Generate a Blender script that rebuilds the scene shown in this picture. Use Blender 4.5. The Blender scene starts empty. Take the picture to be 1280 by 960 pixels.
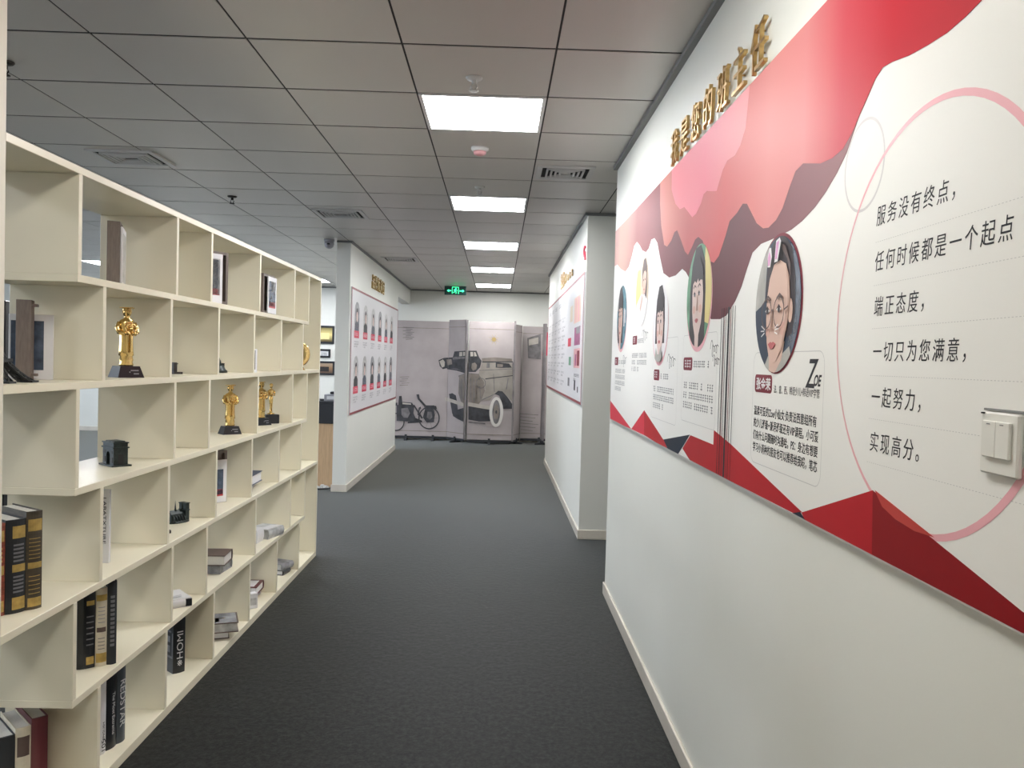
import bpy, bmesh, math, random
from mathutils import Vector, Matrix
random.seed(7)
scene = bpy.context.scene
COL = scene.collection
PI = math.pi

# ------------------------------------------------------------------ camera
CAM_Z = 1.45
cam_d = bpy.data.cameras.new('camera')
cam = bpy.data.objects.new('camera', cam_d)
COL.objects.link(cam)
scene.camera = cam
cam_d.sensor_fit = 'HORIZONTAL'
cam_d.sensor_width = 36.0
cam_d.lens = 36.0 * 1050.6 / 1280.0
cam_d.clip_start = 0.05
pitch, yaw, roll = -0.028, 0.0176, 0.0277
fw = Vector((math.sin(yaw) * math.cos(pitch), math.cos(yaw) * math.cos(pitch), math.sin(pitch)))
rt = Vector((math.cos(yaw), -math.sin(yaw), 0))
up = rt.cross(fw)
r2 = rt * math.cos(roll) + up * math.sin(roll)
u2 = up * math.cos(roll) - rt * math.sin(roll)
cam.matrix_world = Matrix(((r2.x, u2.x, -fw.x, 0), (r2.y, u2.y, -fw.y, 0), (r2.z, u2.z, -fw.z, CAM_Z), (0, 0, 0, 1)))

# ------------------------------------------------------------------ world, exposure
w = bpy.data.worlds.new('world')
scene.world = w
w.use_nodes = True
w.node_tree.nodes['Background'].inputs[0].default_value = (0.8, 0.85, 1, 1)
w.node_tree.nodes['Background'].inputs[1].default_value = 0.05
scene.view_settings.view_transform = 'Standard'
scene.view_settings.look = 'None'
scene.view_settings.gamma = 1
scene.view_settings.use_curve_mapping = False
scene.view_settings.exposure = 1.12
LAMP = 17.0          # emission of the lit ceiling panels over the aisle
LAMP_NEAR = 11.0      # the dimmer panel overhead, just outside the view
DAYLIGHT = 3.6          # daylight through the frosted office windows
LAMP_OFFICE = 17.0    # the same lamps over the office side

# ------------------------------------------------------------------ materials
def mat(name, col, rough=0.5, metal=0.0, noise=0.0, nscale=20.0, bump=0.0, bscale=200.0, emit=0.0, spec=0.5, coat=0.0, stretch=None):
    m = bpy.data.materials.new(name)
    m.use_nodes = True
    nt = m.node_tree
    b = nt.nodes['Principled BSDF']
    b.inputs['Base Color'].default_value = (*col, 1)
    b.inputs['Roughness'].default_value = rough
    b.inputs['Metallic'].default_value = metal
    b.inputs['Specular IOR Level'].default_value = spec
    if coat:
        b.inputs['Coat Weight'].default_value = coat
    if emit:
        b.inputs['Emission Color'].default_value = (*col, 1)
        b.inputs['Emission Strength'].default_value = emit
    if noise or bump:
        tc = nt.nodes.new('ShaderNodeTexCoord')
        vec = tc.outputs['Object']
        if stretch:
            mp = nt.nodes.new('ShaderNodeMapping')
            mp.inputs['Scale'].default_value = stretch
            nt.links.new(vec, mp.inputs['Vector'])
            vec = mp.outputs['Vector']
    if noise:
        n = nt.nodes.new('ShaderNodeTexNoise')
        n.inputs['Scale'].default_value = nscale
        n.inputs['Detail'].default_value = 5
        nt.links.new(vec, n.inputs['Vector'])
        r = nt.nodes.new('ShaderNodeValToRGB')
        r.color_ramp.elements[0].position = 0.3
        r.color_ramp.elements[1].position = 0.7
        r.color_ramp.elements[0].color = (*[max(0, c * (1 - noise)) for c in col], 1)
        r.color_ramp.elements[1].color = (*[min(1, c * (1 + noise)) for c in col], 1)
        nt.links.new(n.outputs['Fac'], r.inputs['Fac'])
        nt.links.new(r.outputs['Color'], b.inputs['Base Color'])
    if bump:
        n2 = nt.nodes.new('ShaderNodeTexNoise')
        n2.inputs['Scale'].default_value = bscale
        n2.inputs['Detail'].default_value = 3
        nt.links.new(vec, n2.inputs['Vector'])
        bp = nt.nodes.new('ShaderNodeBump')
        bp.inputs['Strength'].default_value = bump
        bp.inputs['Distance'].default_value = 0.002
        nt.links.new(n2.outputs['Fac'], bp.inputs['Height'])
        nt.links.new(bp.outputs['Normal'], b.inputs['Normal'])
    return m

def ramp_mat(name, axis, lo, hi, stops, rough=0.5):
    m = bpy.data.materials.new(name)
    m.use_nodes = True
    nt = m.node_tree
    b = nt.nodes['Principled BSDF']
    b.inputs['Roughness'].default_value = rough
    b.inputs['Specular IOR Level'].default_value = 0.15
    tc = nt.nodes.new('ShaderNodeTexCoord')
    sp = nt.nodes.new('ShaderNodeSeparateXYZ')
    nt.links.new(tc.outputs['Object'], sp.inputs[0])
    mr = nt.nodes.new('ShaderNodeMapRange')
    mr.inputs['From Min'].default_value = lo
    mr.inputs['From Max'].default_value = hi
    nt.links.new(sp.outputs[axis], mr.inputs['Value'])
    r = nt.nodes.new('ShaderNodeValToRGB')
    els = r.color_ramp.elements
    while len(els) < len(stops):
        els.new(0.5)
    for e, (p, c) in zip(els, stops):
        e.position = p
        e.color = (*c, 1)
    nt.links.new(mr.outputs['Result'], r.inputs['Fac'])
    nt.links.new(r.outputs['Color'], b.inputs['Base Color'])
    return m

M = {}
M['wall'] = mat('wall_paint', (0.76, 0.76, 0.70), 0.45, noise=0.012, nscale=2, bump=0.04, bscale=150)
M['wall_shade'] = mat('column_paint', (0.72, 0.67, 0.57), 0.5, noise=0.015, nscale=2)
M['board'] = mat('shelf_laminate', (0.77, 0.71, 0.545), 0.32, noise=0.02, nscale=3, spec=0.5)
M['tile'] = mat('ceiling_tile_coating', (0.56, 0.54, 0.51), 0.36, noise=0.02, nscale=1.2, bump=0.02, bscale=60, spec=0.5)
M['grid'] = mat('ceiling_gap', (0.03, 0.03, 0.03), 0.8)
M['trimgrey'] = mat('grey_edge_trim', (0.20, 0.20, 0.20), 0.5)
M['base'] = mat('baseboard_tile', (0.66, 0.61, 0.53), 0.25, noise=0.05, nscale=8)
M['gap'] = mat('dark_joint', (0.08, 0.075, 0.07), 0.8)
M['lampframe'] = mat('lamp_frame', (0.8, 0.8, 0.8), 0.4)
M['glow'] = mat('lit_diffuser', (0.97, 0.98, 1.0), 0.5, emit=LAMP)
M['glow_near'] = mat('dim_diffuser', (0.97, 0.96, 0.92), 0.5, emit=LAMP_NEAR)
M['glow2'] = mat('lit_office_diffuser', (0.90, 0.93, 1.0), 0.5, emit=LAMP_OFFICE)
M['vent'] = mat('vent_enamel', (0.55, 0.55, 0.54), 0.4)
M['dark'] = mat('dark_cavity', (0.02, 0.02, 0.02), 0.9)
M['black'] = mat('black_plastic', (0.012, 0.013, 0.016), 0.3)
M['blackmat'] = mat('matt_black', (0.018, 0.02, 0.024), 0.6)
M['gold'] = mat('polished_gold', (0.80, 0.56, 0.22), 0.2, 1.0)
M['goldletter'] = mat('gilt_letter', (0.62, 0.42, 0.18), 0.28, 0.9, noise=0.1, nscale=60)
M['bronze'] = mat('dark_cast_metal', (0.018, 0.026, 0.024), 0.4, 0.3, noise=0.4, nscale=120)
M['ironbrown'] = mat('dark_iron', (0.04, 0.035, 0.032), 0.45, 0.6, noise=0.3, nscale=90)
M['framewood'] = mat('taupe_wood', (0.17, 0.135, 0.115), 0.55, noise=0.15, nscale=30, stretch=(6, 6, 1))
M['mat'] = mat('white_card', (0.78, 0.77, 0.78), 0.4)
M['photo_blue'] = mat('photo_slate', (0.06, 0.08, 0.12), 0.25, noise=0.5, nscale=25)
M['photo_grey'] = mat('photo_pale_grey', (0.45, 0.45, 0.44), 0.3, noise=0.3, nscale=30)
M['photo_red'] = mat('photo_red', (0.5, 0.06, 0.07), 0.3, noise=0.2, nscale=30)
M['photo_pink'] = mat('photo_pink', (0.7, 0.35, 0.35), 0.3, noise=0.2, nscale=30)
M['pages'] = mat('paper_pages', (0.62, 0.60, 0.55), 0.7, noise=0.08, nscale=200, stretch=(1, 1, 30))
M['white'] = mat('white_plastic', (0.72, 0.71, 0.66), 0.35)
M['card'] = mat('white_cover', (0.66, 0.65, 0.66), 0.4)
M['poster'] = mat('poster_white', (0.80, 0.79, 0.75), 0.5, noise=0.01, nscale=1)
M['posteredge'] = mat('poster_edge', (0.55, 0.52, 0.5), 0.5)
M['ink'] = mat('black_ink', (0.025, 0.025, 0.03), 0.5, spec=0.15)
M['inkgrey'] = mat('grey_ink', (0.16, 0.16, 0.17), 0.5)
M['inkpale'] = mat('pale_grey_ink', (0.52, 0.51, 0.50), 0.5)
M['badge'] = mat('maroon_badge', (0.20, 0.025, 0.04), 0.5, spec=0.15)
M['pinkline'] = mat('pink_ink', (0.80, 0.40, 0.44), 0.4)
M['greyring'] = mat('warm_grey_ink', (0.60, 0.57, 0.56), 0.4)
M['red'] = mat('red_ink', (0.44, 0.014, 0.022), 0.5, spec=0.15, noise=0.05, nscale=4)
M['redbright'] = mat('bright_red_ink', (0.62, 0.035, 0.06), 0.5, spec=0.15)
M['reddeep'] = mat('deep_red_ink', (0.25, 0.008, 0.012), 0.5, spec=0.15)
M['redsoft'] = mat('soft_red_ink', (0.50, 0.06, 0.05), 0.5, spec=0.15)
M['navy'] = mat('navy_ink', (0.012, 0.022, 0.04), 0.5, spec=0.15)
M['skin'] = mat('print_skin', (0.66, 0.46, 0.38), 0.45, spec=0.12)
M['skinpale'] = mat('print_pale_skin', (0.72, 0.56, 0.51), 0.45, spec=0.12)
M['lips'] = mat('print_lips', (0.50, 0.14, 0.14), 0.45, spec=0.12)
M['tyre'] = mat('pale_tyre_print', (0.62, 0.59, 0.55), 0.6)
M['bodywork'] = mat('grey_sepia_print', (0.29, 0.26, 0.225), 0.6, noise=0.2, nscale=5)
M['hair'] = mat('print_hair', (0.05, 0.04, 0.045), 0.45, spec=0.12)
M['hairbrown'] = mat('print_brown_hair', (0.13, 0.09, 0.085), 0.45, spec=0.12)
M['shade'] = mat('print_nose_tone', (0.46, 0.28, 0.22), 0.45, spec=0.12)
M['navyprint'] = mat('print_slate_coat', (0.04, 0.055, 0.085), 0.45, spec=0.12)
M['greenprint'] = mat('print_green', (0.15, 0.32, 0.20), 0.45, spec=0.12, noise=0.3, nscale=20)
M['yellowprint'] = mat('print_yellow', (0.72, 0.60, 0.25), 0.45, spec=0.12)
M['tealprint'] = mat('print_teal', (0.10, 0.22, 0.27), 0.45, spec=0.12, noise=0.5, nscale=25)
M['creamprint'] = mat('print_cream', (0.72, 0.60, 0.45), 0.45, spec=0.12)
M['greyprint'] = mat('print_room_grey', (0.42, 0.41, 0.38), 0.45, spec=0.12, noise=0.2, nscale=12)
M['pinkprint'] = mat('print_pink', (0.72, 0.36, 0.60), 0.45, spec=0.12)
M['whiteprint'] = mat('print_white', (0.78, 0.76, 0.76), 0.45, spec=0.12)
M['panelborder'] = mat('dark_red_border', (0.25, 0.03, 0.04), 0.4)
M['crimson'] = mat('crimson_print', (0.62, 0.03, 0.08), 0.4)
M['greenglow'] = mat('lit_green', (0.05, 0.9, 0.35), 0.4, emit=1.3)
M['exitcase'] = mat('exit_case', (0.012, 0.05, 0.045), 0.3)
M['wood'] = mat('light_wood', (0.56, 0.38, 0.22), 0.5, noise=0.12, nscale=6, stretch=(8, 8, 1))
M['devgrey'] = mat('grey_plastic', (0.28, 0.28, 0.30), 0.4)
M['paper'] = mat('crumpled_paper', (0.55, 0.55, 0.53), 0.7, noise=0.15, nscale=20)
M['screen'] = mat('screen_fabric', (0.37, 0.325, 0.315), 0.6, noise=0.10, nscale=3, bump=0.05, bscale=20)
M['screen_edge'] = mat('screen_frame', (0.20, 0.18, 0.18), 0.5, noise=0.3, nscale=5)
M['tan'] = mat('sepia_print', (0.20, 0.17, 0.145), 0.6, noise=0.25, nscale=6)
M['sepia_light'] = mat('pale_sepia_print', (0.42, 0.38, 0.33), 0.6, noise=0.15, nscale=6)
M['sepia_dark'] = mat('dark_sepia_print', (0.035, 0.035, 0.04), 0.6, noise=0.5, nscale=10)
M['sepia_mid'] = mat('mid_sepia_print', (0.15, 0.14, 0.14), 0.6, noise=0.35, nscale=12)
M['ochre'] = mat('ochre_print', (0.35, 0.25, 0.09), 0.6)
M['navycover'] = mat('navy_cover', (0.02, 0.04, 0.09), 0.4)
M['browncover'] = mat('brown_cover', (0.10, 0.065, 0.055), 0.45, noise=0.1, nscale=20)
M['greycover'] = mat('grey_cover', (0.25, 0.25, 0.26), 0.45, noise=0.5, nscale=18)
M['maroon'] = mat('maroon_cover', (0.12, 0.025, 0.03), 0.4)
M['redcover'] = mat('rust_cover', (0.24, 0.05, 0.025), 0.45, noise=0.5, nscale=25, stretch=(1, 1, 4))
M['olivecover'] = mat('worn_brown_cover', (0.055, 0.042, 0.025), 0.5, noise=0.4, nscale=25, stretch=(1, 1, 4))
M['goldfoil'] = mat('gold_foil', (0.48, 0.33, 0.10), 0.4, 0.5, noise=0.2, nscale=60)
M['cream'] = mat('cream_cover', (0.60, 0.54, 0.42), 0.5, noise=0.1, nscale=30)
M['slatecover'] = mat('slate_cover', (0.06, 0.07, 0.08), 0.4)
M['silver'] = mat('silver_foil', (0.55, 0.55, 0.55), 0.4)
M['pinkdome'] = mat('pink_plastic', (0.75, 0.38, 0.40), 0.4)
# carpet: dark grey needle felt with paler flecks
def carpet():
    m = bpy.data.materials.new('grey_carpet')
    m.use_nodes = True
    nt = m.node_tree
    b = nt.nodes['Principled BSDF']
    b.inputs['Roughness'].default_value = 0.62
    b.inputs['Specular IOR Level'].default_value = 0.2
    b.inputs['Sheen Weight'].default_value = 0.85
    b.inputs['Sheen Roughness'].default_value = 0.22
    b.inputs['Sheen Tint'].default_value = (0.75, 0.76, 0.72, 1)
    tc = nt.nodes.new('ShaderNodeTexCoord')
    mp = nt.nodes.new('ShaderNodeMapping')
    mp.inputs['Scale'].default_value = (1, 0.6, 1)
    nt.links.new(tc.outputs['Object'], mp.inputs['Vector'])
    n = nt.nodes.new('ShaderNodeTexNoise')
    n.inputs['Scale'].default_value = 48
    n.inputs['Detail'].default_value = 6
    n.inputs['Roughness'].default_value = 0.75
    nt.links.new(mp.outputs[0], n.inputs['Vector'])
    n2 = nt.nodes.new('ShaderNodeTexNoise')
    n2.inputs['Scale'].default_value = 1.1
    nt.links.new(tc.outputs['Object'], n2.inputs['Vector'])
    r = nt.nodes.new('ShaderNodeValToRGB')
    r.color_ramp.elements[0].position = 0.42
    r.color_ramp.elements[1].position = 0.66
    r.color_ramp.elements[0].color = (0.003, 0.0033, 0.003, 1)
    r.color_ramp.elements[1].color = (0.025, 0.027, 0.024, 1)
    nt.links.new(n.outputs['Fac'], r.inputs['Fac'])
    mx = nt.nodes.new('ShaderNodeMix')
    mx.data_type = 'RGBA'
    mx.blend_type = 'MULTIPLY'
    mx.inputs[0].default_value = 0.25
    nt.links.new(r.outputs['Color'], mx.inputs[6])
    nt.links.new(n2.outputs['Fac'], mx.inputs[7])
    nt.links.new(mx.outputs[2], b.inputs['Base Color'])
    bp = nt.nodes.new('ShaderNodeBump')
    bp.inputs['Strength'].default_value = 0.6
    bp.inputs['Distance'].default_value = 0.004
    nt.links.new(n.outputs['Fac'], bp.inputs['Height'])
    nt.links.new(bp.outputs['Normal'], b.inputs['Normal'])
    return m
M['carpet'] = carpet()

# ------------------------------------------------------------------ mesh helpers
class MB:
    def __init__(self):
        self.v = []
        self.f = []
        self.sm = []
    def add(self, vs, fs, smooth=False):
        o = len(self.v)
        self.v += [tuple(p) for p in vs]
        self.f += [tuple(i + o for i in f) for f in fs]
        self.sm += [smooth] * len(fs)
        return self
    def box(self, x0, y0, z0, x1, y1, z1, bev=0.0):
        if bev:
            b = bev
            bm = bmesh.new()
            bmesh.ops.create_cube(bm, size=1)
            for q in bm.verts:
                q.co = Vector(((x0 + x1) / 2 + q.co.x * (x1 - x0), (y0 + y1) / 2 + q.co.y * (y1 - y0), (z0 + z1) / 2 + q.co.z * (z1 - z0)))
            bmesh.ops.bevel(bm, geom=bm.edges[:], offset=b, segments=1, affect='EDGES')
            bm.verts.index_update()
            vs = [q.co.copy() for q in bm.verts]
            fs = [[q.index for q in f.verts] for f in bm.faces]
            bm.free()
            return self.add(vs, fs)
        vs = [(x, y, z) for x in (x0, x1) for y in (y0, y1) for z in (z0, z1)]
        return self.add(vs, [(0, 1, 3, 2), (4, 6, 7, 5), (0, 4, 5, 1), (2, 3, 7, 6), (0, 2, 6, 4), (1, 5, 7, 3)])
    def prism(self, pts, fn, a, b):
        """pts 2D outline; fn(u,v,w)->3D; a..b depth"""
        n = len(pts)
        area = sum(pts[i][0] * pts[(i + 1) % n][1] - pts[(i + 1) % n][0] * pts[i][1] for i in range(n))
        if area < 0:
            pts = pts[::-1]
        vs = [fn(p[0], p[1], a) for p in pts] + [fn(p[0], p[1], b) for p in pts]
        fs = [tuple(range(n))[::-1], tuple(range(n, 2 * n))] + [(i, (i + 1) % n, n + (i + 1) % n, n + i) for i in range(n)]
        return self.add(vs, fs)
    def rings(self, rs, cap=True, smooth=True):
        n = len(rs[0])
        vs = [p for r in rs for p in r]
        fs = []
        for k in range(len(rs) - 1):
            for i in range(n):
                j = (i + 1) % n
                fs.append((k * n + i, k * n + j, (k + 1) * n + j, (k + 1) * n + i))
        self.add(vs, fs, smooth)
        if cap:
            o = len(self.v) - len(vs)
            self.f.append(tuple(o + i for i in range(n))[::-1])
            self.f.append(tuple(o + (len(rs) - 1) * n + i for i in range(n)))
            self.sm += [False, False]
        return self
    def lathe(self, prof, cx=0, cy=0, cz=0, n=20, sx=1, sy=1, smooth=True):
        rs = [[(cx + r * sx * math.cos(2 * PI * i / n), cy + r * sy * math.sin(2 * PI * i / n), cz + z) for i in range(n)] for r, z in prof]
        return self.rings(rs, True, smooth)
    def tube(self, pts, r, n=8, smooth=True):
        pts = [Vector(p) for p in pts]
        rr = r if isinstance(r, (list, tuple)) else [r] * len(pts)
        rs = []
        ref = None
        for i, p in enumerate(pts):
            d = (pts[min(i + 1, len(pts) - 1)] - pts[max(i - 1, 0)]).normalized()
            if ref is None:
                ref = Vector((0, 0, 1)) if abs(d.z) < 0.9 else Vector((1, 0, 0))
            a = d.cross(ref).normalized()
            b = d.cross(a).normalized()
            rs.append([p + (a * math.cos(2 * PI * k / n) + b * math.sin(2 * PI * k / n)) * rr[i] for k in range(n)])
        return self.rings(rs, True, smooth)
    def build(self, name, material, parent=None, loc=None, rotz=None):
        me = bpy.data.meshes.new(name)
        me.from_pydata(self.v, [], self.f)
        me.polygons.foreach_set('use_smooth', self.sm)
        bm = bmesh.new()
        bm.from_mesh(me)
        bmesh.ops.recalc_face_normals(bm, faces=bm.faces[:])
        bm.to_mesh(me)
        bm.free()
        me.materials.append(M[material] if isinstance(material, str) else material)
        o = bpy.data.objects.new(name, me)
        COL.objects.link(o)
        if parent:
            o.parent = parent
        if loc:
            o.location = loc
        if rotz is not None:
            o.rotation_euler.z = rotz
        return o

def sheet(name, pts, fn, depth, material, parent, thick=0.00025):
    """thin printed layer: a slab a fraction of a millimetre thick"""
    return MB().prism(pts, fn, depth, depth + thick).build(name, material, parent)

def thing(name, label, cat, loc=(0, 0, 0), rotz=0.0, group=None):
    o = bpy.data.objects.new(name, None)
    o.empty_display_size = 0.05
    COL.objects.link(o)
    o.location = loc
    o.rotation_euler.z = rotz
    return tag(o, label, cat, group)

def tag(o, label, cat, group=None):
    o['label'] = label
    o['category'] = cat
    if group:
        o['group'] = group
    return o

def struct(o):
    o['kind'] = 'structure'
    return o

def dup(root, loc, rotz=None, label=None, group=None, scale=None):
    def cp(o, parent):
        c = o.copy()
        COL.objects.link(c)
        c.parent = parent
        for ch in [k for k in bpy.data.objects if k.parent == o and k != c]:
            cp(ch, c)
        return c
    r = cp(root, None)
    r.location = loc
    if rotz is not None:
        r.rotation_euler.z = rotz
    if label:
        r['label'] = label
    if group:
        r['group'] = group
    if scale:
        r.scale = scale
    return r

DG = None
def text(name, s, size, material, parent, origin, xdir, ydir, extrude=0.0, width=None, align='LEFT', bold=0.0, shear=0.0, sx=1.0, space=1.0):
    cu = bpy.data.curves.new('tmp', 'FONT')
    cu.body = s
    cu.size = size
    cu.extrude = extrude
    cu.align_x = align
    cu.offset = bold
    cu.shear = shear
    cu.space_character = space
    cu.resolution_u = 3
    t = bpy.data.objects.new('tmp', cu)
    COL.objects.link(t)
    bpy.context.view_layer.update()
    me = bpy.data.meshes.new_from_object(t.evaluated_get(bpy.context.evaluated_depsgraph_get()))
    bpy.data.objects.remove(t)
    bpy.data.curves.remove(cu)
    me.name = name
    X = Vector(xdir).normalized()
    Y = Vector(ydir).normalized()
    N = X.cross(Y)
    if me.vertices:
        xs = [v.co.x for v in me.vertices]
        k = sx
        if width:
            k = width / max(1e-6, max(xs) - min(xs))
        for v in me.vertices:
            c = v.co.copy()
            v.co = Vector(origin) + X * c.x * k + Y * c.y + N * c.z
    me.materials.clear()
    me.materials.append(M[material])
    o = bpy.data.objects.new(name, me)
    COL.objects.link(o)
    o.parent = parent
    return o

def circ(cx, cy, r, n=40, ry=None, a0=0.0, a1=2 * PI):
    ry = ry or r
    k = n if abs(a1 - a0) >= 2 * PI - 1e-6 else n + 1
    return [(cx + r * math.cos(a0 + (a1 - a0) * i / n), cy + ry * math.sin(a0 + (a1 - a0) * i / n)) for i in range(k)]

def clip(poly, conv):
    out = list(poly)
    n = len(conv)
    for i in range(n):
        a, b = conv[i], conv[(i + 1) % n]
        inp, out = out, []
        if not inp:
            break
        side = lambda p: (b[0] - a[0]) * (p[1] - a[1]) - (b[1] - a[1]) * (p[0] - a[0])
        for j in range(len(inp)):
            p, q = inp[j], inp[(j + 1) % len(inp)]
            sp_, sq = side(p), side(q)
            if sp_ >= 0:
                out.append(p)
            if (sp_ >= 0) != (sq >= 0):
                t = sp_ / (sp_ - sq)
                out.append((p[0] + t * (q[0] - p[0]), p[1] + t * (q[1] - p[1])))
    return out

def line(pts, wd):
    """outline of a polyline of constant width"""
    L, R = [], []
    n = len(pts)
    for i, p in enumerate(pts):
        a = Vector(pts[max(i - 1, 0)])
        b = Vector(pts[min(i + 1, n - 1)])
        d = (b - a)
        d = d.normalized() if d.length else Vector((1, 0))
        nn = Vector((-d.y, d.x)) * wd / 2
        L.append((p[0] + nn.x, p[1] + nn.y))
        R.append((p[0] - nn.x, p[1] - nn.y))
    return L + R[::-1]

# ------------------------------------------------------------------ room shell
CH = 2.664
XR = 0.708            # face of the long right wall
XL = -1.585           # face of the stub wall on the left
TX, TY = -1.6043, 3.2995      # one corner of the ceiling grid
WX0, WX1, WY0, WY1 = -9.4, 3.2, -3.3, 15.0

struct(MB().box(WX0, WY0, -0.08, WX1, WY1, 0).build('floor', 'carpet'))
lwall = MB().box(WX0 - 0.2, WY0, 0, WX0, WY1, 0.9).box(WX0 - 0.2, WY0, 2.4, WX0, WY1, CH + 0.1)
WINS = [(-2.0, 0.4), (1.2, 3.6), (4.4, 6.8), (7.6, 10.0), (10.8, 13.2)]
prev = WY0
for a, b in WINS:
    lwall.box(WX0 - 0.2, prev, 0.9, WX0, a, 2.4)
    prev = b
lwall.box(WX0 - 0.2, prev, 0.9, WX0, WY1, 2.4)
struct(lwall.build('wall_left', 'wall'))
M['daylight'] = mat('daylit_frosted_pane', (0.72, 0.84, 1.0), 0.3, emit=DAYLIGHT)
M['winframe'] = mat('window_frame_white', (0.7, 0.7, 0.7), 0.4)
for k, (a, b) in enumerate(WINS):
    f = MB()
    m_ = (a + b) / 2
    for y0, y1 in ((a, a + 0.05), (m_ - 0.025, m_ + 0.025), (b - 0.05, b)):
        f.box(WX0 - 0.14, y0, 0.9, WX0 - 0.08, y1, 2.4)
    f.box(WX0 - 0.14, a, 0.9, WX0 - 0.08, b, 0.95).box(WX0 - 0.14, a, 2.35, WX0 - 0.08, b, 2.4)
    wn = struct(f.build('window_%d' % (k + 1), 'winframe'))
    for y0, y1 in ((a + 0.05, m_ - 0.025), (m_ + 0.025, b - 0.05)):
        MB().box(WX0 - 0.115, y0, 0.95, WX0 - 0.105, y1, 2.35).build('pane', 'daylight', wn)
struct(MB().box(WX1, WY0, 0, WX1 + 0.2, WY1, CH + 0.1).build('wall_outer_right', 'wall'))
struct(MB().box(WX0 - 0.2, WY1, 0, WX1 + 0.2, WY1 + 0.2, CH + 0.1).build('wall_far', 'wall'))
struct(MB().box(WX0 - 0.2, WY0 - 0.2, 0, WX1 + 0.2, WY0, CH + 0.1).build('wall_behind', 'wall'))
struct(MB().box(XR, WY0, 0, XR + 0.28, 5.22, CH).build('wall_right', 'wall'))
struct(MB().box(0.70, 6.85, 0, 1.75, 11.85, CH).build('wall_middle_right', 'wall'))
lw = struct(MB().box(XL - 0.145, 8.95, 0, XL, 13.2, CH).build('wall_middle_left', 'wall'))
struct(MB().box(XL - 0.145, 13.2, 2.40, XL, WY1, CH).build('trim_1', 'wall'))
struct(MB().box(-1.40, WY0, 0, -1.277, 2.195, CH).build('wall_column', 'wall_shade'))

def baseboard(name, x0, y0, x1, y1, h=0.078):
    return struct(MB().box(x0, y0, 0.004, x1, y1, h, 0.003).box(min(x0, x1) + 0.003, y0 + 0.003, 0, x1 - 0.003, y1 - 0.003, 0.004).build(name, 'base'))
baseboard('baseboard_right', XR - 0.012, WY0, XR, 5.232)
baseboard('baseboard_right_end', XR - 0.012, 5.22, XR + 0.28, 5.232)
baseboard('baseboard_middle_right', 0.688, 6.838, 0.70, 11.862)
baseboard('baseboard_middle_right_front', 0.70, 6.838, 1.75, 6.85)
baseboard('baseboard_middle_left', XL, 8.938, XL + 0.012, 13.212)
baseboard('baseboard_middle_left_end', XL - 0.157, 8.938, XL, 8.95)
baseboard('baseboard_far', WX0, WY1 - 0.012, WX1, WY1)

# grey angle trims where walls meet the ceiling
struct(MB().box(XR - 0.025, WY0, CH - 0.022, XR, 5.22, CH - 0.001).build('trim_2', 'trimgrey'))
struct(MB().box(0.678, 6.83, CH - 0.022, 0.70, 11.87, CH - 0.001).box(0.70, 6.83, CH - 0.022, 1.75, 6.85, CH - 0.001).build('trim_3', 'trimgrey'))
struct(MB().box(XL, 8.93, CH - 0.02, XL + 0.02, WY1, CH - 0.001).box(XL - 0.145, 8.93, CH - 0.02, XL, 8.95, CH - 0.001).build('trim_4', 'trimgrey'))
struct(MB().box(WX0, WY1 - 0.02, CH - 0.02, WX1, WY1, CH - 0.001).build('trim_5', 'trimgrey'))

# ------------------------------------------------------------------ ceiling tiles and lamps
ceil = struct(MB().box(WX0, WY0, CH + 0.003, WX1, WY1, CH + 0.1).build('ceiling', 'grid'))
lamps = {}
for j in (-7, -3, 1, 5, 9, 13, 17):
    lamps[(2, j)] = 'aisle' if j > 0 else 'overhead'
for j in (2, 6, 10, 14, 18):
    lamps[(-7, j)] = 'office'
for j in (5, 9, 13, 17):
    lamps[(-3, j)] = 'office'
for j in (-6, -2):
    lamps[(-7, j)] = 'office'
for j in (-5,):
    lamps[(-3, j)] = 'office'
for j in (8, 17):
    lamps[(5, j)] = 'aisle'
tile_mb = MB()
g = 0.0042
gy = 0.0085         # the cross joints are wider than the long ones
b_ = 0.004
tile_mb.box(g, gy, 0, 0.6 - g, 0.6 - gy, 0.0025, 0.0005)
tile0 = None
cells = []
for i in range(-13, 8):
    for j in range(-11, 20):
        x, y = TX + 0.6 * i, TY + 0.6 * j
        if x + 0.6 < WX0 + 0.01 or x > WX1 or y + 0.6 < WY0 + 0.01 or y > WY1:
            continue
        if (i, j) in lamps:
            continue
        cells.append((i, j, x, y))
def tile_rank(c):
    _, _, x, y = c
    cx, cy = x + 0.3, y + 0.3
    vis = cy > 2.4 and -0.72 < cx / cy < 0.72
    return (0 if vis else 1, math.hypot(cx, cy))
cells.sort(key=tile_rank)
rest = MB()
for k, (i, j, x, y) in enumerate(cells):
    x1, y1 = min(0.6, WX1 - x), min(0.6, WY1 - y)
    x0, y0 = max(0, WX0 - x), max(0, WY0 - y)
    full = (x1 == 0.6 and y1 == 0.6 and x0 == 0 and y0 == 0)
    if k < 299:
        if full:
            if tile0 is None:
                tile0 = tile_mb.build('ceiling_tile', 'tile', ceil)
                o = tile0
            else:
                o = bpy.data.objects.new('ceiling_tile', tile0.data)
                COL.objects.link(o)
                o.parent = ceil
            o.location = (x, y, CH)
        else:
            o = MB().box(x0 + g, y0 + gy, 0, x1 - g, y1 - gy, 0.0025, 0.0005).build('ceiling_tile', 'tile', ceil)
            o.location = (x, y, CH)
    else:
        rest.box(x + x0 + g, y + y0 + gy, CH, x + x1 - g, y + y1 - gy, CH + 0.0025)
ro = rest.build('distant_ceiling_tiles', 'tile', ceil)
ro['kind'] = 'stuff'

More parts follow.
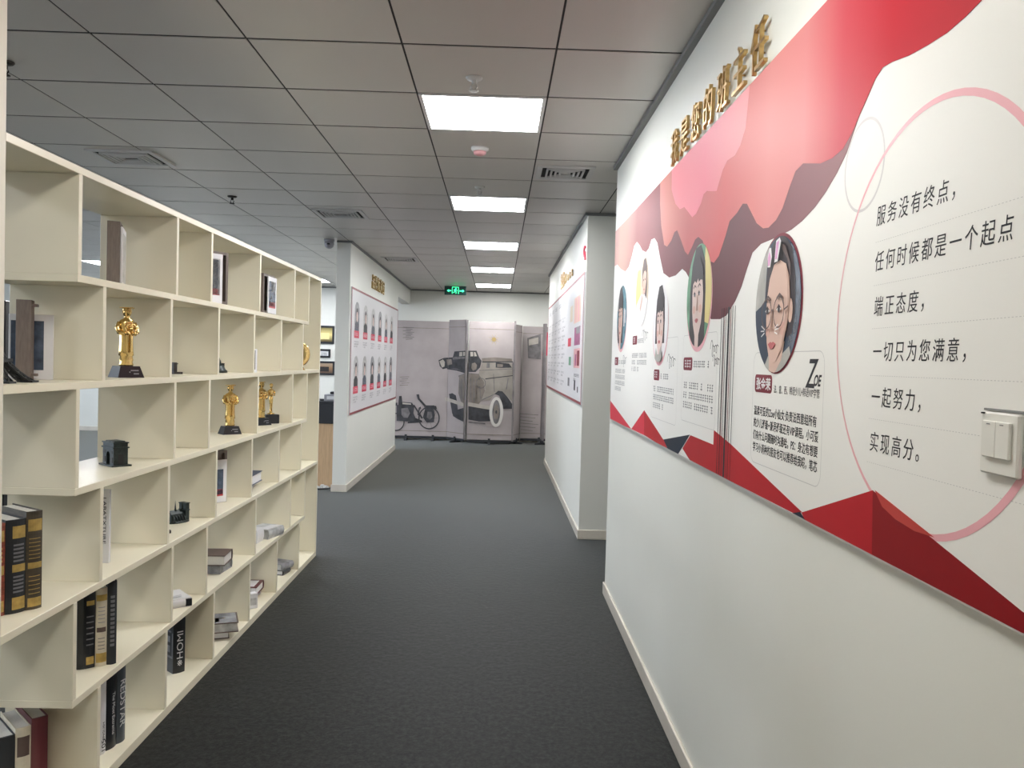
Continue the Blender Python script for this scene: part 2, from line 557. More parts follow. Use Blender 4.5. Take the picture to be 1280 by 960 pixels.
lab = {(2, 1): 'largest and nearest square lit light panel over the aisle', (2, 5): 'second nearest lit light panel over the aisle', (2, 9): 'third lit light panel along the aisle ceiling',
       (2, 13): 'fourth lit light panel along the aisle, second from the far end', (2, 17): 'farthest lit light panel of the aisle row, by the far wall',
       (-7, 14): 'lit light panel of the office ceiling seen through the top row of the bookcase'}
for (i_, j_), q_ in {(-7, 2): 'nearest', (-7, 6): 'second', (-7, 10): 'third', (-7, 18): 'farthest'}.items():
    lab[(i_, j_)] = '%s lit light panel of the row deep in the office, by the windows' % q_
for (i_, j_), q_ in {(-3, 5): 'nearest', (-3, 9): 'second', (-3, 13): 'third', (-3, 17): 'farthest'}.items():
    lab[(i_, j_)] = '%s lit light panel of the row just behind the bookcase' % q_
lamp_proto = {}
for key, kind in lamps.items():
    i, j = key
    x, y = TX + 0.6 * i, TY + 0.6 * j
    if kind == 'overhead' or key not in lab:
        lab[key] = '%s, %s' % ('dimmer square light panel over the aisle' if kind == 'overhead' else 'square light panel outside the photo',
                               {(2, -7): 'well behind the camera', (2, -3): 'just above the camera', (-7, -6): 'far behind the camera by the windows', (-7, -2): 'by the windows beside the camera',
                                (-3, -5): 'behind the camera near the white column', (5, 8): 'in the right recess', (5, 17): 'in the far right passage'}.get(key, 'in the office'))
    lb = lab.get(key, 'square lit light panel in the ceiling on the office side' if kind == 'office' else 'square lit light panel outside the view')
    gr = 'aisle light panels' if (kind == 'aisle' and key in lab) else ('office light panels' if kind == 'office' else 'light panels outside the view')
    if kind not in lamp_proto:
        t = thing('ceiling_light', lb, 'ceiling light', (x, y, CH), 0, gr)
        fr = MB()
        fr.box(g, g, -0.004, 0.6 - g, 0.022, 0.0025).box(g, 0.578, -0.004, 0.6 - g, 0.6 - g, 0.0025)
        fr.box(g, 0.022, -0.004, 0.022, 0.578, 0.0025).box(0.578, 0.022, -0.004, 0.6 - g, 0.578, 0.0025)
        fr.build('frame', 'lampframe', t)
        MB().box(0.022, 0.022, -0.001, 0.578, 0.578, 0.0025).build('diffuser', {'aisle': 'glow', 'overhead': 'glow_near', 'office': 'glow2'}[kind], t)
        lamp_proto[kind] = t
    else:
        dup(lamp_proto[kind], (x, y, CH), 0, lb, gr)

def vent(label, x0, y0, x1, y1, z=CH):
    cx, cy = (x0 + x1) / 2, (y0 + y1) / 2
    hx, hy = (x1 - x0) / 2, (y1 - y0) / 2
    t = thing('ceiling_vent', label, 'air vent', (cx, cy, z), 0, 'ceiling vents')
    fr = MB()
    wv = 0.032
    fr.box(-hx, -hy, -0.010, hx, -hy + wv, 0).box(-hx, hy - wv, -0.010, hx, hy, 0)
    fr.box(-hx, -hy + wv, -0.010, -hx + wv, hy - wv, 0).box(hx - wv, -hy + wv, -0.010, hx, hy - wv, 0)
    fr.build('frame', 'vent', t)
    MB().box(-hx + wv, -hy + wv, -0.002, hx - wv, hy - wv, 0).build('backing', 'dark', t)
    for k in range(1, 5):
        q = wv + 0.028 * k
        if hx - q < 0.02 or hy - q < 0.02:
            break
        s = MB()
        e = 0.011
        s.box(-hx + q, -hy + q, -0.014, hx - q, -hy + q + e, -0.002).box(-hx + q, hy - q - e, -0.014, hx - q, hy - q, -0.002)
        s.box(-hx + q, -hy + q + e, -0.014, -hx + q + e, hy - q - e, -0.002).box(hx - q - e, -hy + q + e, -0.014, hx - q, hy - q - e, -0.002)
        s.build('louvre', 'vent', t)
    return t
vent('square louvred air vent beside the right wall, right of the nearest light panel', 0.215, 5.235, 0.575, 5.595)
vent('louvred air vent on the ceiling above the near top of the bookcase', -2.55, 5.19, -2.14, 5.57)
vent('louvred air vent above the far top corner of the bookcase', -1.585, 7.04, -1.165, 7.44)
vent('farthest louvred air vent, above the portrait board on the left', -1.455, 10.25, -1.03, 10.67)

def sprinkler(label, x, y, m_='ironbrown'):
    t = thing('sprinkler', label, 'sprinkler', (x, y, CH), 0, 'ceiling sprinklers')
    MB().lathe([(0.036, 0), (0.036, -0.004), (0.03, -0.010), (0.014, -0.012)], n=20).build('rosette', m_, t)
    b = MB().lathe([(0.010, -0.010), (0.010, -0.026), (0.006, -0.03)], n=10)
    for s in (-1, 1):
        b.tube([(0.007 * s, 0, -0.026), (0.014 * s, 0, -0.040), (0.004 * s, 0, -0.056)], 0.003, 6)
    b.build('frame_arms', m_, t)
    MB().lathe([(0.004, -0.054), (0.020, -0.056), (0.020, -0.059), (0.004, -0.060)], n=14).build('deflector', m_, t)
sprinkler('dark ceiling sprinkler at the upper left beside the white column', -2.135, 3.66)
sprinkler('dark ceiling sprinkler over the far half of the bookcase', -2.096, 6.60)
sprinkler('small pale sprinkler on the ceiling just before the nearest light panel', -0.135, 3.66, 'vent')
sprinkler('small sprinkler on the ceiling just before the second light panel', -0.16, 5.95, 'vent')
t = thing('pink_disc', 'small round pinkish disc behind the nearest light panel', 'smoke detector', (-0.136, 4.86, CH))  # pale ring with a pink dome, added for a pinkish spot here
MB().lathe([(0.05, 0), (0.05, -0.012), (0.04, -0.022)], n=24).build('base_ring', 'lampframe', t)
MB().lathe([(0.038, -0.020), (0.034, -0.038), (0.018, -0.044)], n=24).build('dome', 'pinkdome', t)
t = thing('security_camera', 'grey dome security camera on the ceiling at the end of the left wall', 'camera', (-1.80, 8.88, CH))
MB().lathe([(0.055, 0), (0.055, -0.02), (0.045, -0.028)], n=24).build('base_ring', 'devgrey', t)
MB().lathe([(0.050, -0.025), (0.052, -0.05), (0.042, -0.078), (0.022, -0.094), (0.005, -0.098)], n=24).build('dome', 'devgrey', t)
MB().lathe([(0.018, 0), (0.018, 0.012), (0.010, 0.016)], n=14).build('lens', 'black', t, (0.0, -0.045, -0.06))

# exit sign hung from the ceiling
t = thing('exit_sign', 'green lit emergency exit sign with a running figure and arrows under the ceiling', 'exit sign', (-0.735, 14.0, 2.51))
MB().box(-0.18, -0.012, 0, 0.18, 0.012, 0.145, 0.003).build('housing', 'exitcase', t)
rods = MB()
for s in (-0.11, 0.11):
    rods.tube([(s, 0, 0.144), (s, 0, 0.154)], 0.004, 6)
rods.build('hanger', 'devgrey', t)
ff = lambda u, v, d: (u, -0.0122 - d, v)
def eprint(nm, pts, lay=0):
    return sheet(nm, pts, ff, 0.0003 * lay, 'greenglow', t)
for q in (line([(-0.052, 0.02), (-0.052, 0.128), (0.052, 0.128), (0.052, 0.02)], 0.010),):
    eprint('door_symbol', q)
eprint('running_figure', circ(0.008, 0.107, 0.010, 12), 1)
for q in (line([(0.004, 0.095), (-0.006, 0.062)], 0.018), line([(-0.004, 0.064), (0.018, 0.046), (0.008, 0.022)], 0.010), line([(-0.006, 0.062), (-0.020, 0.042), (-0.040, 0.040)], 0.010),
          line([(0.002, 0.090), (0.024, 0.080), (0.030, 0.064)], 0.008), line([(0.002, 0.090), (-0.018, 0.088), (-0.028, 0.070)], 0.008)):
    eprint('running_figure', q, 2)
eprint('arrow_symbol', [(-0.140, 0.068), (-0.105, 0.092), (-0.105, 0.076), (-0.068, 0.076), (-0.068, 0.060), (-0.105, 0.060), (-0.105, 0.044)])
eprint('arrow_symbol', [(0.150, 0.068), (0.115, 0.092), (0.115, 0.076), (0.068, 0.076), (0.068, 0.060), (0.115, 0.060), (0.115, 0.044)])
# ------------------------------------------------------------------ open bookcase that divides aisle and office
SX0, SX1 = -1.577, -1.277
TH = 0.023
tops = [2.0, 1.674, 1.348, 1.022, 0.692, 0.366, 0.036]
R1, R2, R3, R4, R5, R6 = tops[1:]
ODD = [2.585, 3.36, 3.76, 4.52, 5.28, 5.675]
EVEN = [2.75, 3.31, 3.87, 4.43, 4.98, 5.53]
case = thing('bookcase', 'long white open bookcase of staggered cells dividing the aisle from the office', 'bookcase', (SX0, 2.19, 0))
def bp(name, y0, z0, y1, z1):
    o = MB().box(0, 0, 0, SX1 - SX0, y1 - y0, z1 - z0, 0.0012).build(name, 'board', case)
    o.location = (0, y0 - 2.19, z0)
    return o
for k, z in enumerate(tops):
    y0, y1 = (2.1955, 6.068) if k % 2 == 0 else (ODD[0] - 0.012, ODD[-1] + 0.012)
    if k == 0:
        bp('top_board', y0, z - TH, y1, z)
    elif k == 6:
        bp('bottom_board', y0, 0.0, y1 - 0.0225, z)
    else:
        bp('shelf_board', y0, z - TH, y1 - (0.0225 if k % 2 == 0 else 0), z)
bp('end_panel', 6.046, 0, 6.068, 2.0 - TH)
for k in range(6):
    for y in (ODD if k % 2 == 0 else EVEN):
        bp('divider', y - 0.011, tops[k + 1], y + 0.011, tops[k] - TH)
for (y, z, x) in ((3.52, R4, -1.345), (6.02, R4, -1.40), (3.84, R4, -1.40), (5.62, R2, -1.31)):
    pass

# ---- books
def book(label, pl, pr, z, h, d, cover, group=None, pages='pages', bands=(), spine_text=None, cover_panels=(), labels=None):
    """standing book; spine runs from pl to pr on the shelf (seen from the aisle)"""
    pl, pr = Vector(pl), Vector(pr)
    wd = (pr - pl).length
    ang = math.atan2(pr.y - pl.y, pr.x - pl.x)
    t = thing('book', label, 'book', (pl.x, pl.y, z), ang, group)
    c = 0.003
    cv = MB()
    # spine slightly rounded, then two boards
    n = 6
    arc_o = [(wd * i / n, -0.006 * math.sin(PI * i / n)) for i in range(n + 1)]
    cv.prism(arc_o + [(wd, c), (0, c)], lambda u, v, q: (u, v, q), 0, h)
    cv.box(0, c, 0, c, d, h).box(wd - c, c, 0, wd, d, h)
    cv.build('cover', cover, t)
    MB().box(c + 0.0004, c + 0.0005, 0.004, wd - c - 0.0004, d - 0.005, h - 0.004).build('pages', pages, t)
    for (z0, z1, m, u0, u1) in bands:
        uu = [u0 + (u1 - u0) * i / n for i in range(n + 1)]
        of = lambda u: -0.006 * math.sin(PI * u)
        o_ = [(u * wd, of(u) - 0.0006) for u in uu] + [(u * wd, of(u) + 0.0004) for u in reversed(uu)]
        MB().prism(o_, lambda u, v, q: (u, v, q), z0 * h, z1 * h).build('spine_band', m, t)
    if spine_text:
        for (s, z0, z1, size, m, u) in spine_text:
            # letters read along the spine from bottom to top or top to bottom
            if z0 < z1:
                text('spine_title', s, size, m, t, (u * wd + size * 0.35, -0.0075, z0 * h), (0, 0, 1), (-1, 0, 0), 0.0002, width=(z1 - z0) * h)
            else:
                text('spine_title', s, size, m, t, (u * wd - size * 0.35, -0.0075, z0 * h), (0, 0, -1), (1, 0, 0), 0.0002, width=(z0 - z1) * h)
    for (y0, z0, y1, z1, m) in cover_panels:
        MB().box(-0.0006, y0 * d, z0 * h, 0.0002, y1 * d, z1 * h).build('cover_print', m, t)
    return t

def fan(z0, z1, n, m, u0=0.15, u1=0.85, fill=0.45):
    st = (z1 - z0) / n
    return [(z0 + st * k, z0 + st * k + st * fill, m, u0, u1) for k in range(n)]
GB = 'antique volumes at the near end of the bookcase'
FOIL = 'goldfoil'
book('rust red antique book cut by the left edge of the photo', (-1.405, 2.333), (-1.3725, 2.376), R4, 0.262, 0.17, 'redcover', None, bands=[(0.80, 0.92, FOIL, .1, .95), (0.44, 0.54, FOIL, .1, .95), (0.04, 0.16, FOIL, .1, .95)] + fan(0.58, 0.76, 4, FOIL))
book('black antique book with gold spine labels beside the rust red one', (-1.3715, 2.377), (-1.3405, 2.421), R4, 0.268, 0.17, 'black', None, bands=[(0.80, 0.93, FOIL, .3, .98), (0.44, 0.52, FOIL, .3, .98), (0.04, 0.17, FOIL, .3, .98)] + fan(0.55, 0.76, 5, 'inkgrey', .35, .9) + fan(0.22, 0.42, 5, 'inkgrey', .35, .9))
book('worn brown antique book with dull gold bands, right of the black one', (-1.3395, 2.4225), (-1.3137, 2.4596), R4, 0.285, 0.17, 'olivecover', None, bands=[(0.80, 0.92, FOIL, .1, .95), (0.42, 0.48, FOIL, .1, .95), (0.03, 0.12, FOIL, .1, .95)] + fan(0.52, 0.76, 6, 'goldfoil', .15, .85, .15) + fan(0.16, 0.38, 5, 'goldfoil', .15, .85, .15))
book('thick black book with gold foil on its spine, left of the cream book', (-1.392, 2.831), (-1.3468, 2.8624), R5, 0.262, 0.16, 'black', None, bands=[(0.05, 0.15, FOIL, .5, .95), (0.82, 0.88, FOIL, .5, .95)] + fan(0.30, 0.74, 6, 'inkgrey', .5, .92, .2))
book('cream book with gold and brown spine bands between two black books', (-1.3455, 2.8633), (-1.3166, 2.8834), R5, 0.268, 0.16, 'cream', None, bands=[(0.05, 0.17, FOIL, .05, .98), (0.44, 0.50, 'browncover', .1, .9), (0.84, 0.92, FOIL, .05, .98)] + fan(0.22, 0.40, 4, 'inkgrey', .2, .8, .2) + fan(0.56, 0.80, 5, 'greycover', .2, .8, .2))
book('tall black book standing right of the cream book', (-1.3158, 2.8840), (-1.2913, 2.9010), R5, 0.288, 0.17, 'blackmat', None, bands=fan(0.22, 0.85, 12, 'inkgrey', .3, .75, .6))
book('book with a white spine numbered 105, left of two dark books on the bottom shelf', (-1.352, 2.905), (-1.3426, 2.9429), R6, 0.266, 0.19, 'card', None, spine_text=[('105', 0.02, 0.17, 0.026, 'ink', 0.5), ('ENGLISH', 0.19, 0.42, 0.014, 'ink', 0.5)])
book('black book with a small pale title, middle of three on the bottom shelf', (-1.3424, 2.9438), (-1.3294, 2.9962), R6, 0.280, 0.19, 'black', None, spine_text=[('The Most Extreme', 0.72, 0.18, 0.020, 'silver', 0.55)])
book('dark slate book titled REDSTAR on the bottom shelf', (-1.3290, 2.9975), (-1.3182, 3.0410), R6, 0.282, 0.19, 'slatecover', None, spine_text=[('REDSTAR', 0.82, 0.22, 0.040, 'silver', 0.5)])
book('black book lettered HOMI up its spine on the bottom shelf', (-1.386, 3.668), (-1.349, 3.708), R6, 0.295, 0.19, 'black', None, spine_text=[('※HOMI', 0.10, 0.62, 0.040, 'card', 0.5)],
     cover_panels=[(0.02, 0.22, 0.90, 0.25, 'inkgrey'), (0.02, 0.25, 0.06, 0.60, 'inkgrey'), (0.1, 0.60, 0.9, 0.63, 'inkgrey'), (0.15, 0.30, 0.85, 0.40, 'greycover'), (0.15, 0.45, 0.85, 0.54, 'greycover')])
# nearest bottom-shelf books, cut by the frame
book('black backed book cut by the bottom left corner of the photo', (-1.488, 2.548), (-1.454, 2.581), R6, 0.222, 0.17, 'blackmat')
book('cream book with a brown spine label at the bottom left corner', (-1.4533, 2.5817), (-1.4225, 2.6115), R6, 0.238, 0.17, 'cream', None, bands=[(0.62, 0.88, 'browncover', .1, .9)])
book('dark maroon book, rightmost of the three at the bottom left corner', (-1.4215, 2.6125), (-1.3880, 2.6450), R6, 0.256, 0.185, 'maroon')

def flatbook(label, loc, rot, a, b, h, cover, pages='pages', prints=(), group=None):
    """book lying flat: a along local x (spine side at y=0), b along local y"""
    t = thing('book', label, 'book', loc, rot, group)
    c = 0.0035
    mb = MB()
    mb.box(0, 0, 0, a, b, c).box(0, 0, h - c, a, b, h)
    mb.prism([(0, c), (-0.005, h * 0.3), (-0.006, h * 0.5), (-0.005, h * 0.7), (0, h - c), (0.004, h - c), (0.004, c)], lambda u, v, q: (q, u, v), 0, a)
    mb.build('cover', cover, t)
    MB().box(0.005, 0.0045, c + 0.0003, a - 0.005, b - 0.006, h - c - 0.0003).build('pages', pages, t)
    for (x0, y0, x1, y1, m) in prints:
        MB().box(x0 * a, y0 * b, h - 0.0002, x1 * a, y1 * b, h + 0.0006).build('cover_print', m, t)
    return t
# rotations: local y (away from the spine) given by rot
flatbook('grey marbled book lying under the brown one', (-1.318, 4.255, R5), math.radians(176), 0.155, 0.15, 0.046, 'greycover', 'greycover')
flatbook('brown covered book with pale page edges lying on the grey one', (-1.312, 4.240, R5 + 0.046), math.radians(184), 0.165, 0.155, 0.050, 'browncover')
t = flatbook('white book with black corners lying flat near the divider', (-1.403, 3.480, R5), math.radians(39), 0.160, 0.15, 0.038, 'card', 'card')
for u in (0.040, 0.135):
    MB().box(u, -0.0068, 0.004, u + 0.025, -0.0005, 0.034).build('corner', 'black', t)
flatbook('thin white booklet lying askew on the white book', (-1.395, 3.50, R5 + 0.038), math.radians(50), 0.11, 0.12, 0.009, 'card', 'card')
flatbook('navy covered book with white page edges lying on a white book', (-1.475, 4.85, R4 + 0.028), math.radians(-88), 0.24, 0.135, 0.056, 'navycover', 'mat')
flatbook('white book lying under the navy covered book', (-1.485, 4.80, R4), math.radians(-86), 0.22, 0.115, 0.028, 'card')
flatbook('pale grey patterned book leaning flat in the lower far cell', (-1.312, 4.90, R5), math.radians(74), 0.17, 0.14, 0.055, 'photo_grey', 'photo_grey', [(0.1, 0.1, 0.9, 0.5, 'card')])
flatbook('white book lying beside the grey patterned one against the divider', (-1.345, 4.785, R5), math.radians(84), 0.095, 0.13, 0.075, 'card', 'pages')
flatbook('small brown edged book under the mauve decorated book', (-1.340, 4.280, R6), math.radians(200), 0.13, 0.14, 0.040, 'browncover', 'mat')
flatbook('mauve book with a gold motif on its cover lying on a smaller book', (-1.300, 4.290, R6 + 0.040), math.radians(200), 0.20, 0.17, 0.048, 'browncover', 'photo_grey', [(0.04, 0.04, 0.96, 0.96, 'greycover'), (0.3, 0.45, 0.7, 0.55, 'goldfoil'), (0.45, 0.55, 0.55, 0.85, 'goldfoil')])
flatbook('white book with a dark red cover border lying in the bottom row', (-1.345, 4.950, R6 + 0.034), math.radians(182), 0.17, 0.17, 0.046, 'maroon', 'mat', [(0.12, 0.12, 0.88, 0.88, 'mat')])
flatbook('white book lying beneath the red bordered book', (-1.362, 4.945, R6), math.radians(178), 0.16, 0.165, 0.034, 'card')
flatbook('grey covered book in the bottom row near the far end', (-1.345, 5.355, R6 + 0.030), math.radians(70), 0.13, 0.15, 0.040, 'greycover', 'photo_grey')
flatbook('dark backed book under the grey one near the far end', (-1.335, 5.355, R6), math.radians(80), 0.11, 0.15, 0.030, 'black', 'mat')
t = thing('white_box', 'small white carton standing in the bottom row before the red bordered book', 'box', (-1.335, 4.625, R6), math.radians(40))
MB().box(0, 0, 0, 0.05, 0.04, 0.085, 0.002).build('carton', 'card', t)
MB().box(0.008, -0.0006, 0.02, 0.042, 0.0004, 0.06).build('label', 'photo_grey', t)
t = thing('lettered_card', 'tall narrow white card with a column of small black lettering, behind a divider', 'card', (-1.394, 2.985, R4))
MB().box(0, 0, 0, 0.034, 0.014, 0.262, 0.001).build('carton', 'card', t)
text('lettering', 'LABATXTURE', 0.016, 'ink', t, (0.012, -0.0008, 0.235), (0, 0, -1), (1, 0, 0), 0.0002, width=0.165)

# ---- photo frames: a taupe box frame with a raised white card carrying a print
def photo_frame(label, pa, pb, z, h, prints, side=1, deep=0.042, lean=0.0, mat_inset=(0.012, 0.0), top_gap=0.012):
    pa, pb = Vector(pa), Vector(pb)
    wd = (pb - pa).length
    ang = math.atan2(pb.y - pa.y, pb.x - pa.x)
    t = thing('photo_frame', label, 'photo frame', (pa.x, pa.y, z), ang)
    e = 0.013
    MB().box(0, 0, 0, e, deep, h).box(wd - e, 0, 0, wd, deep, h).box(e, 0, 0, wd - e, deep, e).box(e, 0, h - e, wd - e, deep, h).build('frame', 'framewood', t)
    MB().box(e, 0.018, e, wd - e, 0.024, h - e).build('back_board', 'framewood', t)
    mi0, mi1 = mat_inset
    MB().box(mi0, -0.008, 0.002, wd - mi1, -0.0005, h - top_gap, 0.001).build('mount_card', 'mat', t)
    for (x0, z0, x1, z1, m) in prints:
        W_, H_ = wd - mi0 - mi1, h - top_gap
        MB().box(mi0 + x0 * W_, -0.0088, z0 * H_, mi0 + x1 * W_, -0.0078, z1 * H_).build('print', m, t)
    return t
PR = [(0.10, 0.18, 0.90, 0.90, 'photo_grey'), (0.45, 0.20, 0.9, 0.88, 'photo_blue'), (0.10, 0.18, 0.62, 0.34, 'photo_pink'), (0.62, 0.17, 0.90, 0.30, 'photo_red')]
photo_frame('framed picture with a taupe edge in the top row just past the third divider', (-1.372, 3.785), (-1.272, 3.965), R1, 0.240, PR, mat_inset=(0.0, 0.040))
photo_frame('framed picture in the top row behind the fourth divider, taupe side on its left', (-1.290, 4.625), (-1.284, 4.845), R1, 0.215, [(0.08, 0.2, 0.85, 0.88, 'photo_blue'), (0.1, 0.16, 0.85, 0.32, 'photo_red'), (0.35, 0.62, 0.8, 0.88, 'photo_grey')], mat_inset=(0.065, 0.0), top_gap=0.010)
photo_frame('framed picture with a red band in the lower middle of the bookcase', (-1.470, 4.135), (-1.362, 4.285), R4 + 0.0, 0.262, [(0.1, 0.2, 0.88, 0.78, 'photo_blue'), (0.1, 0.16, 0.88, 0.32, 'photo_red')], mat_inset=(0.0, 0.006), top_gap=0.045)
photo_frame('taupe photo frame seen from its side in the top row, nearest of the top row', (-1.366, 3.050), (-1.428, 3.225), R1, 0.235, [(0.1, 0.1, 0.9, 0.9, 'photo_grey')], mat_inset=(0.016, 0.016), top_gap=0.016, deep=0.042)
# the clip frame whose card shows on both sides of a taupe post
t = thing('photo_frame', 'white mounted dark picture clipped behind a taupe post, beside the tower model', 'photo frame', (-1.530, 2.655, R2), math.radians(18))
MB().box(0, 0, 0, 0.125, 0.006, 0.205, 0.001).build('mount_card', 'mat', t)
MB().box(0.006, -0.0008, 0.030, 0.098, 0.0002, 0.185).build('print', 'photo_blue', t)
MB().box(0.030, -0.052, 0.0, 0.072, -0.006, 0.248, 0.001).build('post', 'framewood', t)
MB().box(0.072, -0.045, 0.228, 0.086, -0.015, 0.236).box(0.072, -0.045, 0.012, 0.086, -0.015, 0.020).box(0.04, -0.006, 0.1, 0.06, 0.0, 0.12).build('clip', 'framewood', t)
t = thing('photo_frame', 'thin white framed photo edge behind the third divider of the second row', 'photo frame', (-1.292, 4.478, R2), math.radians(72))
MB().box(0, 0, 0.0, 0.030, 0.008, 0.125, 0.001).box(-0.02, 0.008, 0, 0.02, 0.04, 0.006).build('mount_card', 'mat', t)
MB().box(0.002, -0.0008, 0.016, 0.012, 0.0002, 0.118).build('print', 'ironbrown', t)

# ---- golden statuettes
def robe_figure():
    mb = MB()
    n = 28
    prof = [(0.000, 0.024, 0.020), (0.006, 0.026, 0.022), (0.014, 0.022, 0.019), (0.022, 0.025, 0.021), (0.036, 0.022, 0.018), (0.040, 0.027, 0.020), (0.060, 0.025, 0.019), (0.090, 0.0235, 0.018), (0.115, 0.024, 0.018),
            (0.130, 0.025, 0.018), (0.146, 0.028, 0.019), (0.158, 0.030, 0.019), (0.168, 0.026, 0.017), (0.175, 0.012, 0.011), (0.182, 0.009, 0.009), (0.188, 0.013, 0.013), (0.196, 0.0155, 0.0165), (0.204, 0.0155, 0.017), (0.211, 0.012, 0.013), (0.215, 0.006, 0.007)]
    rs = []
    for z, a, b in prof:
        r = []
        for i in range(n):
            th = 2 * PI * i / n
            fold = 1 + (0.07 * math.cos(th * 7) if 0.038 < z < 0.125 else 0)
            r.append((a * fold * math.cos(th), b * fold * math.sin(th), z))
        rs.append(r)
    mb.rings(rs)
    for s in (-1, 1):
        mb.tube([(0.027 * s, 0, 0.160), (0.036 * s, -0.002, 0.140), (0.035 * s, -0.008, 0.124), (0.020 * s, -0.022, 0.118), (0.008 * s, -0.026, 0.124)], [0.009, 0.009, 0.0085, 0.007, 0.005], 10)
        for q in range(4):
            mb.tube([(0.010 * s, -0.026, 0.128 - 0.004 * q), (0.002 * s, -0.031, 0.128 - 0.004 * q)], 0.002, 6)
    # nose, brow and lapels
    mb.tube([(0, -0.0155, 0.203), (0, -0.0195, 0.197), (0, -0.0155, 0.194)], [0.0015, 0.0025, 0.0015], 6)
    for s in (-1, 1):
        mb.lathe([(0.001, -0.002), (0.0025, 0), (0.001, 0.002)], 0.0055 * s, -0.0155, 0.2, 8)
        mb.lathe([(0.001, -0.003), (0.003, 0), (0.001, 0.003)], 0.016 * s, 0.0, 0.198, 8)
        mb.tube([(0.012 * s, -0.016, 0.168), (0.005 * s, -0.020, 0.140), (0.003 * s, -0.020, 0.05)], 0.0022, 6)
    return mb
def statuette(label, loc, rot, kind='scholar'):
    t = thing('statuette', label, 'trophy', loc, rot, 'golden statuettes')
    hb = 0.042
    bw, tw, bd, td = 0.050, 0.037, 0.038, 0.029
    mb = MB()
    mb.add([(-bw, -bd, 0), (bw, -bd, 0), (bw, bd, 0), (-bw, bd, 0), (-tw, -td, hb), (tw, -td, hb), (tw, td, hb), (-tw, td, hb)],
           [(3, 2, 1, 0), (4, 5, 6, 7), (0, 1, 5, 4), (1, 2, 6, 5), (2, 3, 7, 6), (3, 0, 4, 7)])
    mb.build('base', 'black', t)
    fig = robe_figure().build('figure', 'gold', t)
    fig.location.z = hb
    MB().rings([[(x * 0.029, y * 0.021, z) for x, y in ((-1, 0), (-0.1, -1), (1, 0), (0.1, 1))] for z in (0.213, 0.2165)], True, False).lathe([(0.0155, 0.205), (0.015, 0.214)], n=16).tube([(0.0, 0, 0.2165), (0.018, -0.006, 0.217), (0.019, -0.007, 0.207)], 0.0012, 5).build('cap', 'gold', t).location.z = hb
    ring = MB()
    ring.tube([(0.019 * math.cos(a), -0.027 - 0.004 * abs(math.sin(a)), 0.137 + 0.019 * math.sin(a)) for a in [2 * PI * k / 20 for k in range(21)]], 0.0035, 8)
    ring.lathe([(0.001, -0.008), (0.008, -0.004), (0.009, 0.0), (0.008, 0.004), (0.001, 0.008)], 0, -0.027, 0.137, 12)
    for k in range(5):
        a = 2 * PI * k / 5 + 0.3
        ring.tube([(0, -0.027, 0.137), (0.018 * math.cos(a), -0.029, 0.137 + 0.018 * math.sin(a))], 0.0017, 5)
    ring.build('wreath', 'gold', t).location.z = hb
    # two lines of small engraved print on the base
    sl = (bd - td) / hb
    for (z, x0, x1) in ((0.026, 0.0, 0.030), (0.014, 0.010, 0.030), (0.020, -0.006, -0.002)):
        y = -bd + sl * z
        MB().box(x0, y - 0.0008, z - 0.002, x1, y + 0.0005, z + 0.0025).build('engraving', 'devgrey', t)
    return t
S1 = statuette('largest golden scholar statuette on a black base, in the second row near the column', (-1.372, 3.130, R2), math.radians(52))
dup(S1, (-1.402, 4.445, R3), math.radians(40), 'golden scholar statuette alone in its cell in the third row')
dup(S1, (-1.410, 5.055, R3), math.radians(55), 'golden scholar statuette partly behind a divider, left of a second one')
# the slimmer one
t = thing('statuette', 'slim golden standing figure on a block base, rightmost of the pair in the third row', 'trophy', (-1.392, 5.205, R3), math.radians(35), 'golden statuettes')
MB().box(-0.042, -0.036, 0, 0.042, 0.036, 0.055, 0.002).build('base', 'black', t)
mb = MB()
pr = [(0, 0.022, 0.018), (0.006, 0.023, 0.018), (0.009, 0.010, 0.008), (0.03, 0.008, 0.008), (0.06, 0.010, 0.009), (0.085, 0.0125, 0.010), (0.10, 0.0125, 0.010), (0.112, 0.0105, 0.009), (0.130, 0.015, 0.011), (0.145, 0.019, 0.011), (0.152, 0.015, 0.010), (0.157, 0.006, 0.006), (0.162, 0.006, 0.006), (0.168, 0.009, 0.009), (0.176, 0.0095, 0.010), (0.184, 0.006, 0.007), (0.187, 0.002, 0.002)]
mb.rings([[(a * math.cos(2 * PI * i / 20), b * math.sin(2 * PI * i / 20), z) for i in range(20)] for z, a, b in pr])
for s in (-1, 1):
    mb.tube([(0.018 * s, 0, 0.146), (0.022 * s, -0.002, 0.130), (0.018 * s, -0.008, 0.116), (0.004 * s, -0.013, 0.120)], [0.005, 0.005, 0.004, 0.003], 8)
mb.tube([(0, -0.013, 0.125), (0, -0.013, 0.02)], 0.002, 6)
mb.build('figure', 'gold', t).location.z = 0.055
MB().lathe([(0.011, 0.178), (0.013, 0.181), (0.008, 0.188), (0.002, 0.191)], n=14).build('cap', 'gold', t).location.z = 0.055

